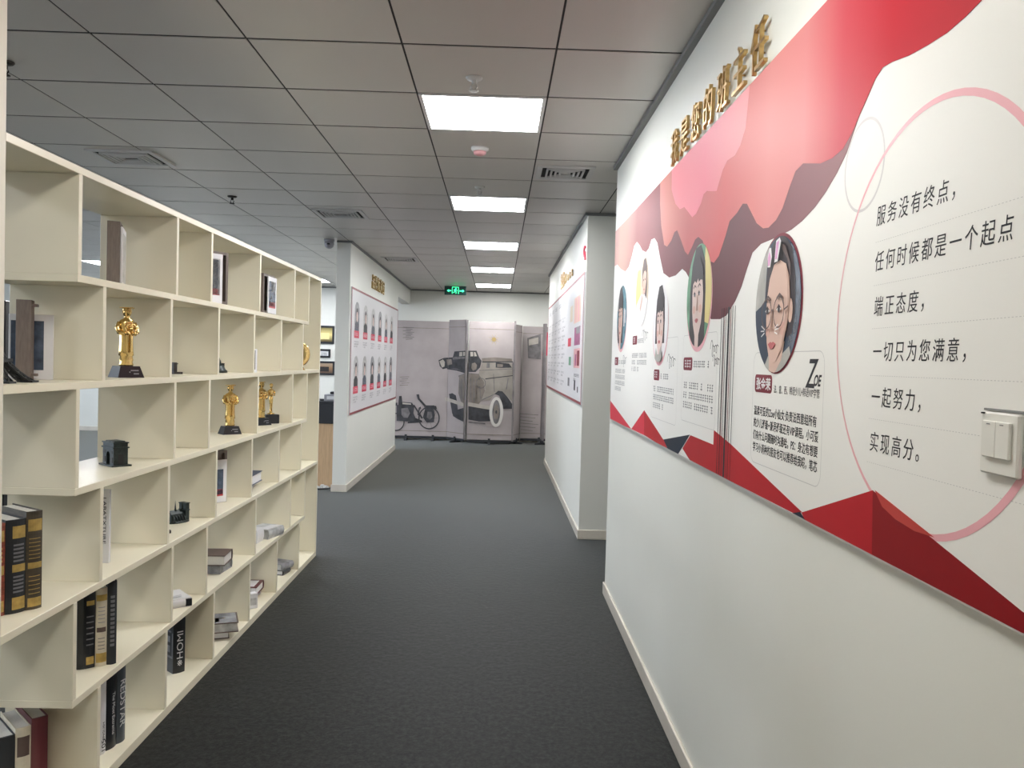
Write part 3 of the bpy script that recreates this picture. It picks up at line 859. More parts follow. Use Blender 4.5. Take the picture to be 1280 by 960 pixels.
# golden disc plaque at the far end
t = thing('plaque', 'round golden relief plaque on a stand at the far end of the second row', 'plaque', (-1.325, 5.605, R2), math.radians(38))
MB().rings([[(r * math.cos(2 * PI * i / 32), y, 0.105 + 1.0 * r * math.sin(2 * PI * i / 32)) for i in range(32)] for r, y in ((0.082, 0.006), (0.085, 0.0), (0.078, -0.005), (0.070, -0.002), (0.045, -0.008), (0.02, -0.014), (0.004, -0.016))]).build('disc', 'gold', t)
MB().tube([(-0.03, 0.01, 0.03), (-0.035, -0.02, 0.004), (0.035, -0.02, 0.004), (0.03, 0.01, 0.03)], 0.004, 6).tube([(0, 0.012, 0.12), (0, 0.05, 0.004)], 0.004, 6).box(-0.04, -0.026, 0, 0.04, 0.056, 0.004).build('stand', 'gold', t)

# ---- landmark models
t = thing('arch_model', 'small dark triumphal arch model on the third row near the column', 'figurine', (-1.405, 3.125, R3), math.radians(-42))
mb = MB()
wA, hA, dA = 0.045, 0.088, 0.026
arc = [(0.014 * math.cos(PI * k / 10), 0.040 + 0.014 * math.sin(PI * k / 10)) for k in range(11)]
mb.prism([(-wA, 0.006), (-0.014, 0.006)] + arc[::-1] + [(0.014, 0.006), (wA, 0.006), (wA, 0.066), (-wA, 0.066)], lambda u, v, q: (u, q, v), -dA, dA)
mb.build('arch', 'bronze', t)
MB().box(-wA - 0.004, -dA - 0.004, 0.066, wA + 0.004, dA + 0.004, 0.071).box(-wA, -dA, 0.071, wA, dA, 0.084, 0.001).box(-wA - 0.003, -dA - 0.003, 0.084, wA + 0.003, dA + 0.003, 0.088).box(-wA + 0.01, -dA + 0.006, 0.088, wA - 0.01, dA - 0.006, 0.092).build('attic', 'bronze', t)
MB().box(-wA - 0.012, -dA - 0.010, 0, wA + 0.012, dA + 0.010, 0.006, 0.001).build('plinth', 'bronze', t)
for s in (-1, 1):
    for yy in (-1, 1):
        MB().box(s * 0.030 - 0.008, yy * dA - 0.0015, 0.014, s * 0.030 + 0.008, yy * dA + 0.0015, 0.034).box(s * 0.030 - 0.007, yy * dA - 0.001, 0.046, s * 0.030 + 0.007, yy * dA + 0.001, 0.058).build('relief', 'ironbrown', t)
    MB().box(s * wA - 0.001, -0.010, 0.008, s * wA + 0.001, 0.010, 0.044).build('side_arch_shade', 'dark', t)  # flat dark slab paints the shade of a recessed side arch

t = thing('cathedral_model', 'small dark twin towered cathedral model with a spire, on the fourth row', 'figurine', (-1.402, 3.735, R4), math.radians(60))
MB().rings([[(0.058 * math.cos(a) * s, 0.034 * math.sin(a) * s, z) for a in [2 * PI * k / 24 for k in range(24)]] for s, z in ((1, 0), (1, 0.005), (0.92, 0.009))], True, False).build('base', 'bronze', t)
mb = MB()
mb.box(-0.044, -0.014, 0.008, 0.030, 0.014, 0.040)
mb.prism([(-0.014, 0.040), (0.014, 0.040), (0, 0.056)], lambda u, v, q: (q, u, v), -0.044, 0.030)
for k in range(5):
    for s in (-1, 1):
        x = -0.036 + k * 0.014
        mb.prism([(0.013, 0.036), (0.013, 0.030), (0.024, 0.008), (0.028, 0.008), (0.026, 0.022)], (lambda s_: lambda u, v, q: (q, u * s_, v))(s), x, x + 0.003)
mb.build('nave', 'bronze', t)
for s in (-1, 1):
    MB().box(0.026, s * 0.013 - 0.009, 0.008, 0.046, s * 0.013 + 0.009, 0.080, 0.001).box(0.024, s * 0.013 - 0.0105, 0.050, 0.048, s * 0.013 + 0.0105, 0.054).box(0.024, s * 0.013 - 0.0105, 0.080, 0.048, s * 0.013 + 0.0105, 0.084).build('tower', 'bronze', t)
MB().lathe([(0.006, 0.050), (0.004, 0.060), (0.0015, 0.085), (0.0004, 0.098)], -0.012, 0, 0, 8).build('spire', 'bronze', t)

t = thing('dome_model', 'small dark green pointed building model in the second row behind a divider', 'figurine', (-1.403, 4.25, R2), math.radians(30))
MB().rings([[(0.044 * s * math.cos(a), 0.034 * s * math.sin(a), z) for a in [2 * PI * k / 20 for k in range(20)]] for s, z in ((1, 0), (1, 0.010), (0.80, 0.018), (0.62, 0.034), (0.5, 0.040))], True, True).build('base', 'bronze', t)
MB().lathe([(0.020, 0.036), (0.019, 0.056), (0.012, 0.072), (0.008, 0.082), (0.003, 0.105), (0.001, 0.112)], -0.006, 0, 0, 10, 1, 1, False).box(0.012, -0.008, 0.03, 0.028, 0.008, 0.048).build('tower', 'bronze', t)

t = thing('castle_figurine', 'tiny dark brown figurine with one tall block at the edge of a second row cell', 'figurine', (-1.432, 3.765, R2), math.radians(60))
MB().box(-0.020, -0.014, 0, 0.028, 0.014, 0.010, 0.001).build('base', 'ironbrown', t)
MB().box(-0.017, -0.010, 0.010, 0.001, 0.010, 0.052, 0.001).box(-0.019, -0.012, 0.044, 0.003, 0.012, 0.048).build('tower', 'ironbrown', t)
t = thing('figurine', 'tiny dark figurine near the far end of the third row', 'figurine', (-1.39, 5.36, R3))
MB().lathe([(0.010, 0), (0.010, 0.004), (0.005, 0.008), (0.004, 0.02), (0.006, 0.026), (0.002, 0.036)], n=12).build('body', 'ironbrown', t)

# lattice tower model, mostly hidden by the white column
t = thing('tower_model', 'black lattice iron tower model beside the white column in the second row', 'figurine', (-1.452, 2.395, R2), math.radians(0))
def leg_x(z):
    return 0.108 * math.exp(-z / 0.075) + 0.006
zz = [0.0, 0.015, 0.03, 0.05, 0.07, 0.09, 0.11, 0.14, 0.17, 0.20, 0.235]
for sx in (-1, 1):
    for sy in (-1, 1):
        lg = MB()
        r = 0.62
        for k in range(len(zz) - 1):
            z0, z1 = zz[k], zz[k + 1]
            a0, a1 = leg_x(z0), leg_x(z1)
            w0, w1 = a0 * 0.30 + 0.001, a1 * 0.30 + 0.001
            c0 = [(sx * a0, sy * a0 * r), (sx * (a0 - w0), sy * a0 * r), (sx * (a0 - w0), sy * (a0 * r - w0 * .8)), (sx * a0, sy * (a0 * r - w0 * .8))]
            c1 = [(sx * a1, sy * a1 * r), (sx * (a1 - w1), sy * a1 * r), (sx * (a1 - w1), sy * (a1 * r - w1 * .8)), (sx * a1, sy * (a1 * r - w1 * .8))]
            for q in range(4):
                lg.tube([(*c0[q], z0), (*c1[q], z1)], 0.0026, 5, False)
                lg.tube([(*c0[q], z0), (*c1[(q + 1) % 4], z1)], 0.0019, 4, False)
                lg.tube([(*c0[(q + 1) % 4], z0), (*c1[q], z1)], 0.0019, 4, False)
                lg.tube([(*c0[q], z0 + 0.0005), (*c0[(q + 1) % 4], z0 + 0.0005)], 0.0016, 4, False)
        lg.box(min(sx * 0.074, sx * 0.118), min(sy * 0.040, sy * 0.074), 0, max(sx * 0.074, sx * 0.118), max(sy * 0.040, sy * 0.074), 0.006)
        lg.build('leg', 'black', t)
for (z, a) in ((0.058, 0.062), (0.120, 0.030), (0.232, 0.012)):
    MB().box(-a, -a * 0.66, z, a, a * 0.66, z + 0.004).box(-a, -a * 0.66, z + 0.008, a, a * 0.66, z + 0.010).box(-a, -a * 0.66, z + 0.004, -a + 0.002, a * 0.66, z + 0.008).box(a - 0.002, -a * 0.66, z + 0.004, a, a * 0.66, z + 0.008).build('platform', 'black', t)
ar = MB()
for sy in (-1, 1):
    ar.tube([(0.072 * math.cos(PI * k / 12), sy * 0.052, 0.006 + 0.048 * math.sin(PI * k / 12)) for k in range(13)], 0.003, 6)
ar.build('arch', 'black', t)
MB().lathe([(0.008, 0.240), (0.008, 0.248), (0.003, 0.256), (0.001, 0.288)], n=8).build('mast', 'black', t)

# small round pegs and cable hole covers left in the shelves
for (x, y, z) in ((-1.350, 3.505, R4), (-1.40, 6.0, R4)):
    t = tag(MB().lathe([(0.009, 0), (0.009, 0.010), (0.005, 0.014)], x, y, z, 12).build('shelf_peg', 'ironbrown'), 'tiny dark peg on the fourth row shelf ' + ('in front of the cathedral model' if y < 4 else 'at the far end'), 'peg')
tag(MB().lathe([(0.010, 0), (0.010, 0.008), (0.004, 0.011)], -1.300, 5.60, R2, 12).build('shelf_peg', 'devgrey'), 'tiny grey peg under the golden plaque', 'peg')

# ------------------------------------------------------------------ office side seen past the bookcase
t = thing('reception_counter', 'light wood counter with a black upper box behind the stub wall', 'counter', (-2.625, 9.25, 0))
MB().box(0, 0, 0.0, 0.86, 0.55, 0.70, 0.002).build('body', 'wood', t)
MB().box(-0.01, -0.015, 0.701, 0.865, 0.56, 0.925, 0.004).box(-0.02, -0.02, 0.925, 0.87, 0.57, 0.945, 0.003).build('upper_box', 'blackmat', t)
t = thing('card_printer', 'grey office device standing on the black counter top', 'device', (-1.905, 9.30, 0.945))
MB().box(0, 0, 0, 0.20, 0.22, 0.075, 0.006).build('body', 'devgrey', t)
MB().box(0.06, 0.02, 0.076, 0.20, 0.16, 0.105, 0.006).build('handset', 'black', t)
MB().box(-0.05, 0.02, 0, -0.005, 0.12, 0.022, 0.003).build('stapler', 'black', t)
MB().box(0.03, -0.003, 0.02, 0.15, -0.0002, 0.055).build('keypad', 'card', t)
t = thing('litter_pile', 'crumpled paper and dark cables on the carpet before the wooden counter', 'clutter', (-1.87, 9.13, 0))
mb = MB()
for k in range(7):
    x, y, s = random.uniform(-0.12, 0.08), random.uniform(-0.04, 0.06), random.uniform(0.018, 0.035)
    pts = []
    rs = []
    for zz_ in (0, 0.5, 1.0):
        rs.append([(x + s * math.cos(2 * PI * i / 7) * random.uniform(.7, 1.3) * (1.3 - zz_ * 0.6), y + s * math.sin(2 * PI * i / 7) * random.uniform(.7, 1.3) * (1.3 - zz_ * 0.6), zz_ * s * 1.2) for i in range(7)])
    mb.rings(rs, True, False)
mb.build('paper_wads', 'paper', t)
MB().tube([(-0.16, 0.0, 0.006), (-0.08, -0.05, 0.006), (0.02, -0.055, 0.008), (0.08, 0.0, 0.006), (0.07, 0.05, 0.006)], 0.006, 6).tube([(-0.14, -0.05, 0.008), (-0.02, -0.075, 0.008), (0.07, -0.04, 0.010)], 0.008, 6).build('cable', 'black', t)

def wall_picture(label, x0, z0, x1, z1, m, m2):
    t = thing('wall_picture', label, 'picture', ((x0 + x1) / 2, WY1 - 0.022, (z0 + z1) / 2), 0, 'framed pictures on the far office wall')
    a, b, e = (x1 - x0) / 2, (z1 - z0) / 2, 0.035
    MB().box(-a, 0, -b, a, 0.022, -b + e).box(-a, 0, b - e, a, 0.022, b).box(-a, 0, -b + e, -a + e, 0.022, b - e).box(a - e, 0, -b + e, a, 0.022, b - e).build('frame', 'black', t)
    MB().box(-a + e, 0.010, -b + e, a - e, 0.018, b - e).build('print', m, t)
    MB().box(-a * 0.45, 0.006, -b * 0.5, a * 0.5, 0.0098, b * 0.2).build('print_detail', m2, t)
M['goldphoto'] = ramp_mat('golden_photo', 'Z', -0.12, 0.12, [(0, (0.10, 0.07, 0.03)), (0.5, (0.85, 0.72, 0.30)), (1, (0.25, 0.2, 0.08))])
M['duskphoto'] = ramp_mat('dusk_photo', 'Z', -0.12, 0.12, [(0, (0.06, 0.05, 0.05)), (0.5, (0.30, 0.18, 0.10)), (1, (0.50, 0.40, 0.30))])
M['glowyellow'] = mat('yellow_print', (0.85, 0.75, 0.35), 0.4)
wall_picture('black framed golden interior photo, topmost of three on the far office wall', -3.26, 1.655, -2.915, 1.975, 'goldphoto', 'glowyellow')
wall_picture('smallest black framed photo, middle of the three on the far office wall', -3.20, 1.405, -2.975, 1.56, 'mat', 'photo_grey')
wall_picture('black framed dusk landscape, lowest of the three on the far office wall', -3.30, 1.10, -2.895, 1.345, 'duskphoto', 'ironbrown')

t = thing('black_cabinet', 'tall black office cabinet glimpsed behind the bookcase at the white column', 'cabinet', (-3.7, 5.0, 0))
MB().box(0, 0, 0, 0.80, 0.40, 1.72, 0.004).build('body', 'black', t)
MB().box(0.02, -0.016, 0.06, 0.395, -0.001, 1.68, 0.003).build('door', 'blackmat', t)
MB().box(0.405, -0.016, 0.06, 0.78, -0.001, 1.68, 0.003).build('door', 'blackmat', t)
# ------------------------------------------------------------------ the long printed wall board on the right
PX, PY, PZ = XR, 2.80, 1.112
wall_board = thing('wall_poster', 'long printed wall board with red drapery, five round portraits and handwritten slogans', 'poster', (PX, PY, PZ))
FACE = -0.0125
MB().box(FACE, 0.35 - PY, 0, -0.0005, 5.13 - PY, 2.252 - PZ).build('board', 'poster', wall_board)
MB().box(FACE - 0.0002, 0.35 - PY, -0.002, -0.0008, 5.131 - PY, 0.0006).box(FACE - 0.0002, 5.13 - PY, -0.002, -0.0008, 5.1315 - PY, 2.252 - PZ).build('edge', 'posteredge', wall_board)
def wf(u, v, d):
    return (FACE - d, u - PY, v - PZ)
def wpoly(name, pts, lay, material, parent=None):
    return sheet(name, pts, wf, lay * 0.00032, material, parent or wall_board)
RECT = [(0.352, 1.1125), (5.1285, 1.1125), (5.1285, 2.2515), (0.352, 2.2515)]
def mm(l):
    return [(a / 1000.0, b / 1000.0) for a, b in l]
ART = {
'drape_base': [(5144,2040),(5004,2038),(4863,1997),(4675,1961),(4555,1975),(4461,2022),(4399,2065),(4312,2075),(4221,2046),(4139,2009),(4032,1986),(3959,1995),(3897,2027),(3816,2022),(3744,1991),(3666,1914),(3582,1840),(3455,1809),(3328,1805),(3213,1818),(3148,1799),(3094,1773),(3060,1754),(2834,1624),(2745,1603),(2637,1598),(2563,1606),(2474,1643),(2413,1682),(2366,1727),(2320,1766),(2246,1780),(2124,1779),(2014,1782),(1943,1791),(1866,1809),(1806,1831),(1751,1858),(1704,1889),(1651,1947),(1611,1976),(1583,1998),(1554,2009),(1517,2006),(1455,1995),(1391,1989),(1332,1986),(1278,1990),(1236,1997)],
'drape_mid': [(3707,2157),(3665,2055),(3583,1959),(3521,1944),(3435,1957),(3377,1983),(3328,1983),(3249,1931),(3174,1879),(3121,1860),(3061,1880),(3014,1901),(2966,1904),(2900,1881),(2826,1820),(2785,1797),(2737,1786),(2677,1801),(2607,1853),(2564,1893),(2484,1905),(2431,1921),(2388,1913),(2344,1881),(2290,1842),(2232,1819),(2187,1814),(2128,1824),(2082,1846),(2040,1885),(1999,1918),(1950,1925),(1843,1900),(1778,1896),(1723,1902),(1681,1923),(1651,1947),(1611,1976),(1583,1998),(1554,2009),(1517,2006),(1455,1995),(1391,1989),(1332,1986),(1278,1990),(1236,1997)],
'drape_light': [(3461,2169),(3431,2141),(3374,2095),(3288,2058),(3211,2053),(3134,2019),(3070,1990),(3011,1993),(2944,2016),(2907,2042),(2863,2044),(2788,2028),(2732,2018),(2696,2046),(2661,2072),(2613,2088),(2529,2084),(2475,2100),(2426,2137)],
'tri_a': [(5149,1224),(5104,1102),(4302,1115)],
'tri_b': [(4302,1115),(3942,1233),(3921,1117)],
'tri_c': [(3942,1233),(3921,1117),(3369,1108),(3458,1137)],
'tri_navy': [(3466,1140),(2993,1202),(3176,1112),(3369,1110)],
'tri_d': [(2984,1201),(2666,1199),(2665,1246),(2464,1220),(1875,1126),(1934,1114),(2980,1111),(3106,1141)],
'tri_navy2': [(1886,1125),(1856,1113),(1936,1113)],
'tri_e': [(1878,1125),(1527,1230),(1520,1111),(1858,1111)],
'tri_f': [(1527,1230),(1520,1111),(1077,1109),(1079,1140)],
'tri_g': [(1518,1232),(1305,1190),(1367,1187),(1435,1194),(1486,1207)],
}
M['drape0'] = ramp_mat('deep_drape_print_glare', 'Y', 1.2 - PY, 5.2 - PY, [(0.0, (0.55, 0.10, 0.12)), (0.12, (0.30, 0.15, 0.16)), (0.25, (0.19, 0.065, 0.075)), (0.38, (0.11, 0.016, 0.024)), (0.60, (0.22, 0.07, 0.08)), (0.78, (0.30, 0.12, 0.12)), (0.93, (0.66, 0.42, 0.34)), (1.0, (0.60, 0.30, 0.28))])  # printed reds; the pale peach far end includes painted ceiling-lamp glare
M['drape1'] = ramp_mat('coral_drape_print_glare', 'Y', 0.9 - PY, 4.0 - PY, [(0.0, (0.48, 0.012, 0.02)), (0.20, (0.50, 0.015, 0.03)), (0.27, (0.54, 0.07, 0.09)), (0.34, (0.62, 0.22, 0.22)), (0.42, (0.66, 0.23, 0.22)), (0.56, (0.66, 0.12, 0.12)), (0.72, (0.52, 0.10, 0.10)), (0.85, (0.58, 0.20, 0.17)), (1.0, (0.56, 0.24, 0.23))])  # print gradient; its paler pinks carry some glare painted into the colour
M['drape2'] = ramp_mat('pink_drape_print', 'Y', 2.3 - PY, 3.5 - PY, [(0.0, (0.84, 0.34, 0.34)), (0.5, (0.86, 0.21, 0.27)), (1.0, (0.82, 0.24, 0.27))])
for q, (nm, m_, tail) in enumerate((('drape_base', 'drape0', [(1.10, 2.005), (0.352, 2.06), (0.352, 2.2515), (5.1285, 2.2515)]),
                                    ('drape_mid', 'drape1', [(1.10, 2.006), (0.352, 2.061), (0.352, 2.2515), (3.72, 2.2515)]),
                                    ('drape_light', 'drape2', [(2.40, 2.2515), (3.47, 2.2515)]))):
    wpoly('printed_drapery', clip(mm(ART[nm]) + tail, RECT), q + 1, m_)
for nm, m_ in (('tri_a', 'redbright'), ('tri_b', 'redbright'), ('tri_c', 'red'), ('tri_navy', 'navy'), ('tri_d', 'red'), ('tri_navy2', 'navy'), ('tri_e', 'red'), ('tri_f', 'reddeep'), ('tri_g', 'redsoft')):
    wpoly('printed_facet', clip(mm(ART[nm]), RECT), 3 if nm == 'tri_g' else (2 if nm.startswith('tri_navy') else 1), m_)
wpoly('printed_facet', [(1.0775, 1.1128), (1.079, 1.140), (0.70, 1.1128)], 1, 'reddeep')
for (y0, wd_) in ((2.615, 0.004), (2.590, 0.005), (2.562, 0.004), (2.528, 0.017), (2.492, 0.004), (2.466, 0.003)):
    wpoly('printed_stripe', [(y0, 1.1128), (y0 + wd_, 1.1128), (y0 + wd_, 1.63), (y0, 1.63)], 2.6, 'ink')
for (y0, wd_) in ((2.581, 0.003), (2.510, 0.005)):
    wpoly('printed_stripe', [(y0, 1.1128), (y0 + wd_, 1.1128), (y0 + wd_, 1.63), (y0, 1.63)], 2.5, 'badge')
# big hand-drawn ring, thicker at the top and bottom right; only its outline is printed
def ring(name, cy, cz, r, wfun, m_, lay, n=72, a0=0, a1=2 * PI):
    prev = None
    mb = MB()
    for k in range(n):
        aa, bb = a0 + (a1 - a0) * k / n, a0 + (a1 - a0) * (k + 1) / n
        wa, wb = wfun(aa) / 2, wfun(bb) / 2
        q = [(cy + (r - wa) * math.cos(aa), cz + (r - wa) * math.sin(aa)), (cy + (r + wa) * math.cos(aa), cz + (r + wa) * math.sin(aa)),
             (cy + (r + wb) * math.cos(bb), cz + (r + wb) * math.sin(bb)), (cy + (r - wb) * math.cos(bb), cz + (r - wb) * math.sin(bb))]
        mb.add([wf(u, v, lay * 0.00032 + 0.00025) for u, v in q], [(0, 1, 2, 3)])
    return mb.build(name, m_, wall_board)
ring('printed_ring', 1.365, 1.536, 0.352, lambda a: 0.0045 + 0.011 * max(0, math.sin(a)) ** 2 + 0.014 * max(0, -math.sin(a)) * max(0, -math.cos(a) + 0.25) ** 0.5 if False else 0.0045 + 0.011 * (0.5 - 0.5 * math.cos(a - 0.0)), 'pinkline', 0.4)
ring('printed_ring', 1.621, 1.845, 0.087, lambda a: 0.0055, 'greyring', 0.3, 48)

# slogans
SX_, SY_ = (0, -1, 0), (0, 0, 1)
def wt(name, s, y, z, size, m_, parent=None, width=None, bold=0.0, shear=0.0, sx=1.0, lay=1.0, space=1.0):
    return text(name, s, size, m_, parent or wall_board, (FACE - lay * 0.00035, y - PY, z - PZ), SX_, SY_, 0.0001, width, 'LEFT', bold, shear, sx, space)
for s, y0, y1, z in (('服务没有终点，', 1.560, 1.270, 1.717), ('任何时候都是一个起点', 1.560, 1.108, 1.633), ('端正态度，', 1.556, 1.358, 1.550),
                     ('一切只为您满意，', 1.554, 1.222, 1.467), ('一起努力，', 1.553, 1.355, 1.384), ('实现高分。', 1.552, 1.362, 1.301)):
    wt('slogan_line', s, y0 - 0.003, z + 0.003, 0.0395, 'ink', shear=0.10, sx=0.93, bold=0.0, space=1.33)
for z in (1.687, 1.607, 1.527, 1.440, 1.360, 1.279):
    mb = MB()
    y = 1.556
    while y > 1.06:
        if not (1.30 < z < 1.40 and y < 1.19):
            mb.add([wf(y, z, 0.0003), wf(y - 0.0045, z, 0.0003), wf(y - 0.0045, z + 0.0009, 0.0003), wf(y, z + 0.0009, 0.0003)], [(0, 1, 2, 3)])
        y -= 0.0085
    mb.build('ruled_line', 'inkpale', wall_board)

# text card of the nearest portrait
def rrect(y0, z0, y1, z1, r, n=6):
    p = []
    for cx, cz, a in ((y1 - r, z1 - r, 0), (y0 + r, z1 - r, PI / 2), (y0 + r, z0 + r, PI), (y1 - r, z0 + r, 1.5 * PI)):
        p += [(cx + r * math.cos(a + PI / 2 * k / n), cz + r * math.sin(a + PI / 2 * k / n)) for k in range(n + 1)]
    return p
def card_outline(y0, z0, y1, z1, r=0.03, m_='inkpale', wd_=0.0016):
    p = rrect(y0, z0, y1, z1, r)
    mb = MB()
    for k in range(len(p)):
        a, b = p[k], p[(k + 1) % len(p)]
        q = line([a, b], wd_)
        mb.add([wf(u, v, 0.0003) for u, v in q], [(0, 1, 2, 3)])
    mb.build('card_outline', m_, wall_board)
card_outline(1.778, 1.195, 2.272, 1.489)
card_outline(2.66, 1.245, 3.15, 1.560, 0.02)
card_outline(3.24, 1.215, 3.76, 1.560, 0.02)
def badge(y0, z0, y1, z1, s):
    wpoly('name_badge', rrect(y1, z0, y0, z1, min(0.012, (z1 - z0) * 0.3)), 1, 'badge')
    if s:
        wt('name_lettering', s, y0 - 0.012, z0 + (z1 - z0) * 0.22, (z1 - z0) * 0.72, 'whiteprint', width=(y0 - y1) - 0.024, bold=0.0006, lay=2.6)
badge(2.255, 1.384, 2.115, 1.431, '张金荣')
wt('script_name', 'Z', 1.885, 1.408, 0.092, 'ink', shear=0.35, sx=0.9, bold=0.0008)
wt('script_name', 'OE', 1.838, 1.413, 0.034, 'ink', shear=0.35, sx=0.9, bold=0.001)
wt('role_line', '法、意、西、韩语少儿+韩语VIP学管', 2.100, 1.388, 0.022, 'ink', width=0.30)
for k, s in enumerate(('温柔可爱的Zoe小仙女·负责法西意组所有', '的少儿班级+兼语班级还有VIP课程。小可爱', '们有什么问题随时沟通哈。PS：身边有想要', '学习小语种的朋友也可以推荐给我哦，笔芯')):
    wt('printed_paragraph', s, 2.256, 1.325 - 0.0325 * k, 0.0265, 'ink', width=0.445 + 0.012 * (k > 0), bold=0.0003)

# lines too small to read on the farther cards: little brush marks laid out like characters
def marks(y0, z0, y1, rows, pitch, size, m_='inkgrey', seed=1, last=0.6, name='printed_paragraph', parent=None, fn=None, sgn=-1):
    rnd = random.Random(seed)
    fn = fn or (lambda u, v: wf(u, v, 0.0003))
    mb = MB()
    for r in range(rows):
        L = abs(y1 - y0) * (last if r == rows - 1 else 1)
        n = int(L / (size * 1.08))
        z = z0 - pitch * r
        for k in range(n):
            if rnd.random() < 0.08:
                continue
            bx = y0 + sgn * k * size * 1.08
            for q in range(3):
                hz = z + size * (0.12 + 0.33 * q)
                l0, l1 = rnd.uniform(0, 0.25), rnd.uniform(0.65, 0.95)
                mb.add([fn(bx + sgn * l0 * size, hz), fn(bx + sgn * l1 * size, hz), fn(bx + sgn * l1 * size, hz + size * 0.12), fn(bx + sgn * l0 * size, hz + size * 0.12)], [(0, 1, 2, 3)])
            c = rnd.uniform(0.3, 0.6)
            mb.add([fn(bx + sgn * c * size, z), fn(bx + sgn * (c + 0.13) * size, z), fn(bx + sgn * (c + 0.13) * size, z + size * 0.95), fn(bx + sgn * c * size, z + size * 0.95)], [(0, 1, 2, 3)])
    return mb.build(name, m_, parent or wall_board)
badge(3.135, 1.432, 2.995, 1.479, None)
marks(3.115, 1.440, 3.01, 1, 0.05, 0.032, 'whiteprint', 3, 1.0, 'name_lettering', fn=lambda u, v: wf(u, v, 0.0008))
marks(2.975, 1.442, 2.74, 1, 0.05, 0.026, 'inkgrey', 4, 1.0, 'role_line')
marks(3.125, 1.364, 2.68, 3, 0.036, 0.027, 'inkgrey', 5, 1.0)
badge(3.725, 1.381, 3.60, 1.428, None)
marks(3.71, 1.390, 3.61, 1, 0.05, 0.032, 'whiteprint', 6, 1.0, 'name_lettering', fn=lambda u, v: wf(u, v, 0.0008))
marks(3.575, 1.388, 3.38, 1, 0.05, 0.026, 'inkgrey', 17, 1.0, 'role_line')
marks(3.73, 1.330, 3.28, 3, 0.036, 0.027, 'inkgrey', 8, 0.55)
badge(4.345, 1.548, 4.21, 1.592, None)
marks(4.325, 1.556, 4.23, 1, 0.05, 0.030, 'whiteprint', 9, 1.0, 'name_lettering', fn=lambda u, v: wf(u, v, 0.0008))
marks(4.19, 1.552, 4.03, 1, 0.05, 0.024, 'inkgrey', 10, 1.0, 'role_line')
marks(4.355, 1.480, 3.92, 3, 0.034, 0.025, 'inkgrey', 11, 0.5)
badge(4.985, 1.440, 4.845, 1.486, None)
marks(4.965, 1.448, 4.87, 1, 0.05, 0.030, 'whiteprint', 12, 1.0, 'name_lettering', fn=lambda u, v: wf(u, v, 0.0008))
marks(4.83, 1.446, 4.56, 1, 0.05, 0.024, 'inkgrey', 13, 1.0, 'role_line')
marks(4.955, 1.395, 4.56, 4, 0.034, 0.025, 'inkgrey', 14, 0.7)
# looping signatures beside the farther portraits
def scribble(y, z, s, seed, m_='ink'):
    rnd = random.Random(seed)
    pts = []
    for k in range(40):
        a = k * 0.55
        e = 0.42 if k < 14 else 0.20
        pts.append((y - s * (k / 40.0) * 1.5 + 0.20 * s * math.cos(a), z + s * e * math.sin(a) * (1 + 0.25 * math.sin(k * 0.21 + seed))))
    mb = MB()
    for a, b in zip(pts, pts[1:]):
        mb.add([wf(u, v, 0.0004) for u, v in line([a, b], 0.0028)], [(0, 1, 2, 3)])
    mb.build('signature', m_, wall_board)
scribble(2.735, 1.505, 0.055, 1); scribble(2.70, 1.465, 0.045, 2)
scribble(3.42, 1.462, 0.085, 3); scribble(4.05, 1.585, 0.09, 4, 'inkgrey'); scribble(4.66, 1.468, 0.08, 5, 'inkgrey')

# ---- round portraits (flat print)
M['blush'] = mat('print_blush', (0.68, 0.43, 0.36), 0.45, spec=0.12)
M['jaw'] = mat('print_jaw_tone', (0.54, 0.35, 0.28), 0.45, spec=0.12)
UC = circ(0, 0, 1, 48)
def ell(cx, cy, rx, ry, n=28):
    return circ(cx, cy, rx, n, ry)
def portrait(cy, cz, r, base, layers, rim=None):
    fn = lambda lay: (lambda u, v, d: (FACE - lay * 0.00032 - d, cy - PY - u * r, cz - PZ + v * r))
    if rim:
        off = rim[1]
        sheet('portrait_rim', [(p[0] * 1.03 + off[0], p[1] * 1.03 + off[1]) for p in UC], fn(2.2), 0, rim[0], wall_board)
    root = sheet('portrait', UC, fn(4), 0, base, wall_board)
    for k, (nm, m_, pts) in enumerate(layers):
        pts = clip(pts, UC)
        if len(pts) > 2:
            sheet(nm, pts, fn(5 + k), 0, m_, root)
    return root
def shift(p, dx, dy, s=1.0):
    return [(x * s + dx, y * s + dy) for x, y in p]
FACEP = [(0.0, -0.92), (0.17, -0.84), (0.34, -0.60), (0.43, -0.30), (0.46, 0.05), (0.44, 0.38), (0.34, 0.60), (0.15, 0.72), (-0.10, 0.74), (-0.30, 0.62), (-0.42, 0.38), (-0.45, 0.05), (-0.42, -0.32), (-0.32, -0.62), (-0.15, -0.86)]
def eyes(cx, cy, dx, s, skin='skin'):
    L = []
    for q in (-1, 1):
        x = cx + q * dx
        L.append(('brow', 'hairbrown', [(x - 0.13 * s, cy + 0.14 * s), (x, cy + 0.20 * s), (x + 0.13 * s, cy + 0.15 * s), (x + 0.13 * s, cy + 0.18 * s), (x, cy + 0.24 * s), (x - 0.13 * s, cy + 0.18 * s)]))
        L.append(('eye_white', 'whiteprint', [(x - 0.11 * s, cy), (x, cy + 0.05 * s), (x + 0.11 * s, cy), (x, cy - 0.045 * s)]))
        L.append(('iris', 'hair', ell(x, cy, 0.05 * s, 0.05 * s, 14)))
        L.append(('lash', 'hair', [(x - 0.12 * s, cy + 0.0 * s), (x, cy + 0.045 * s), (x + 0.12 * s, cy), (x, cy + 0.075 * s)]))
    return L
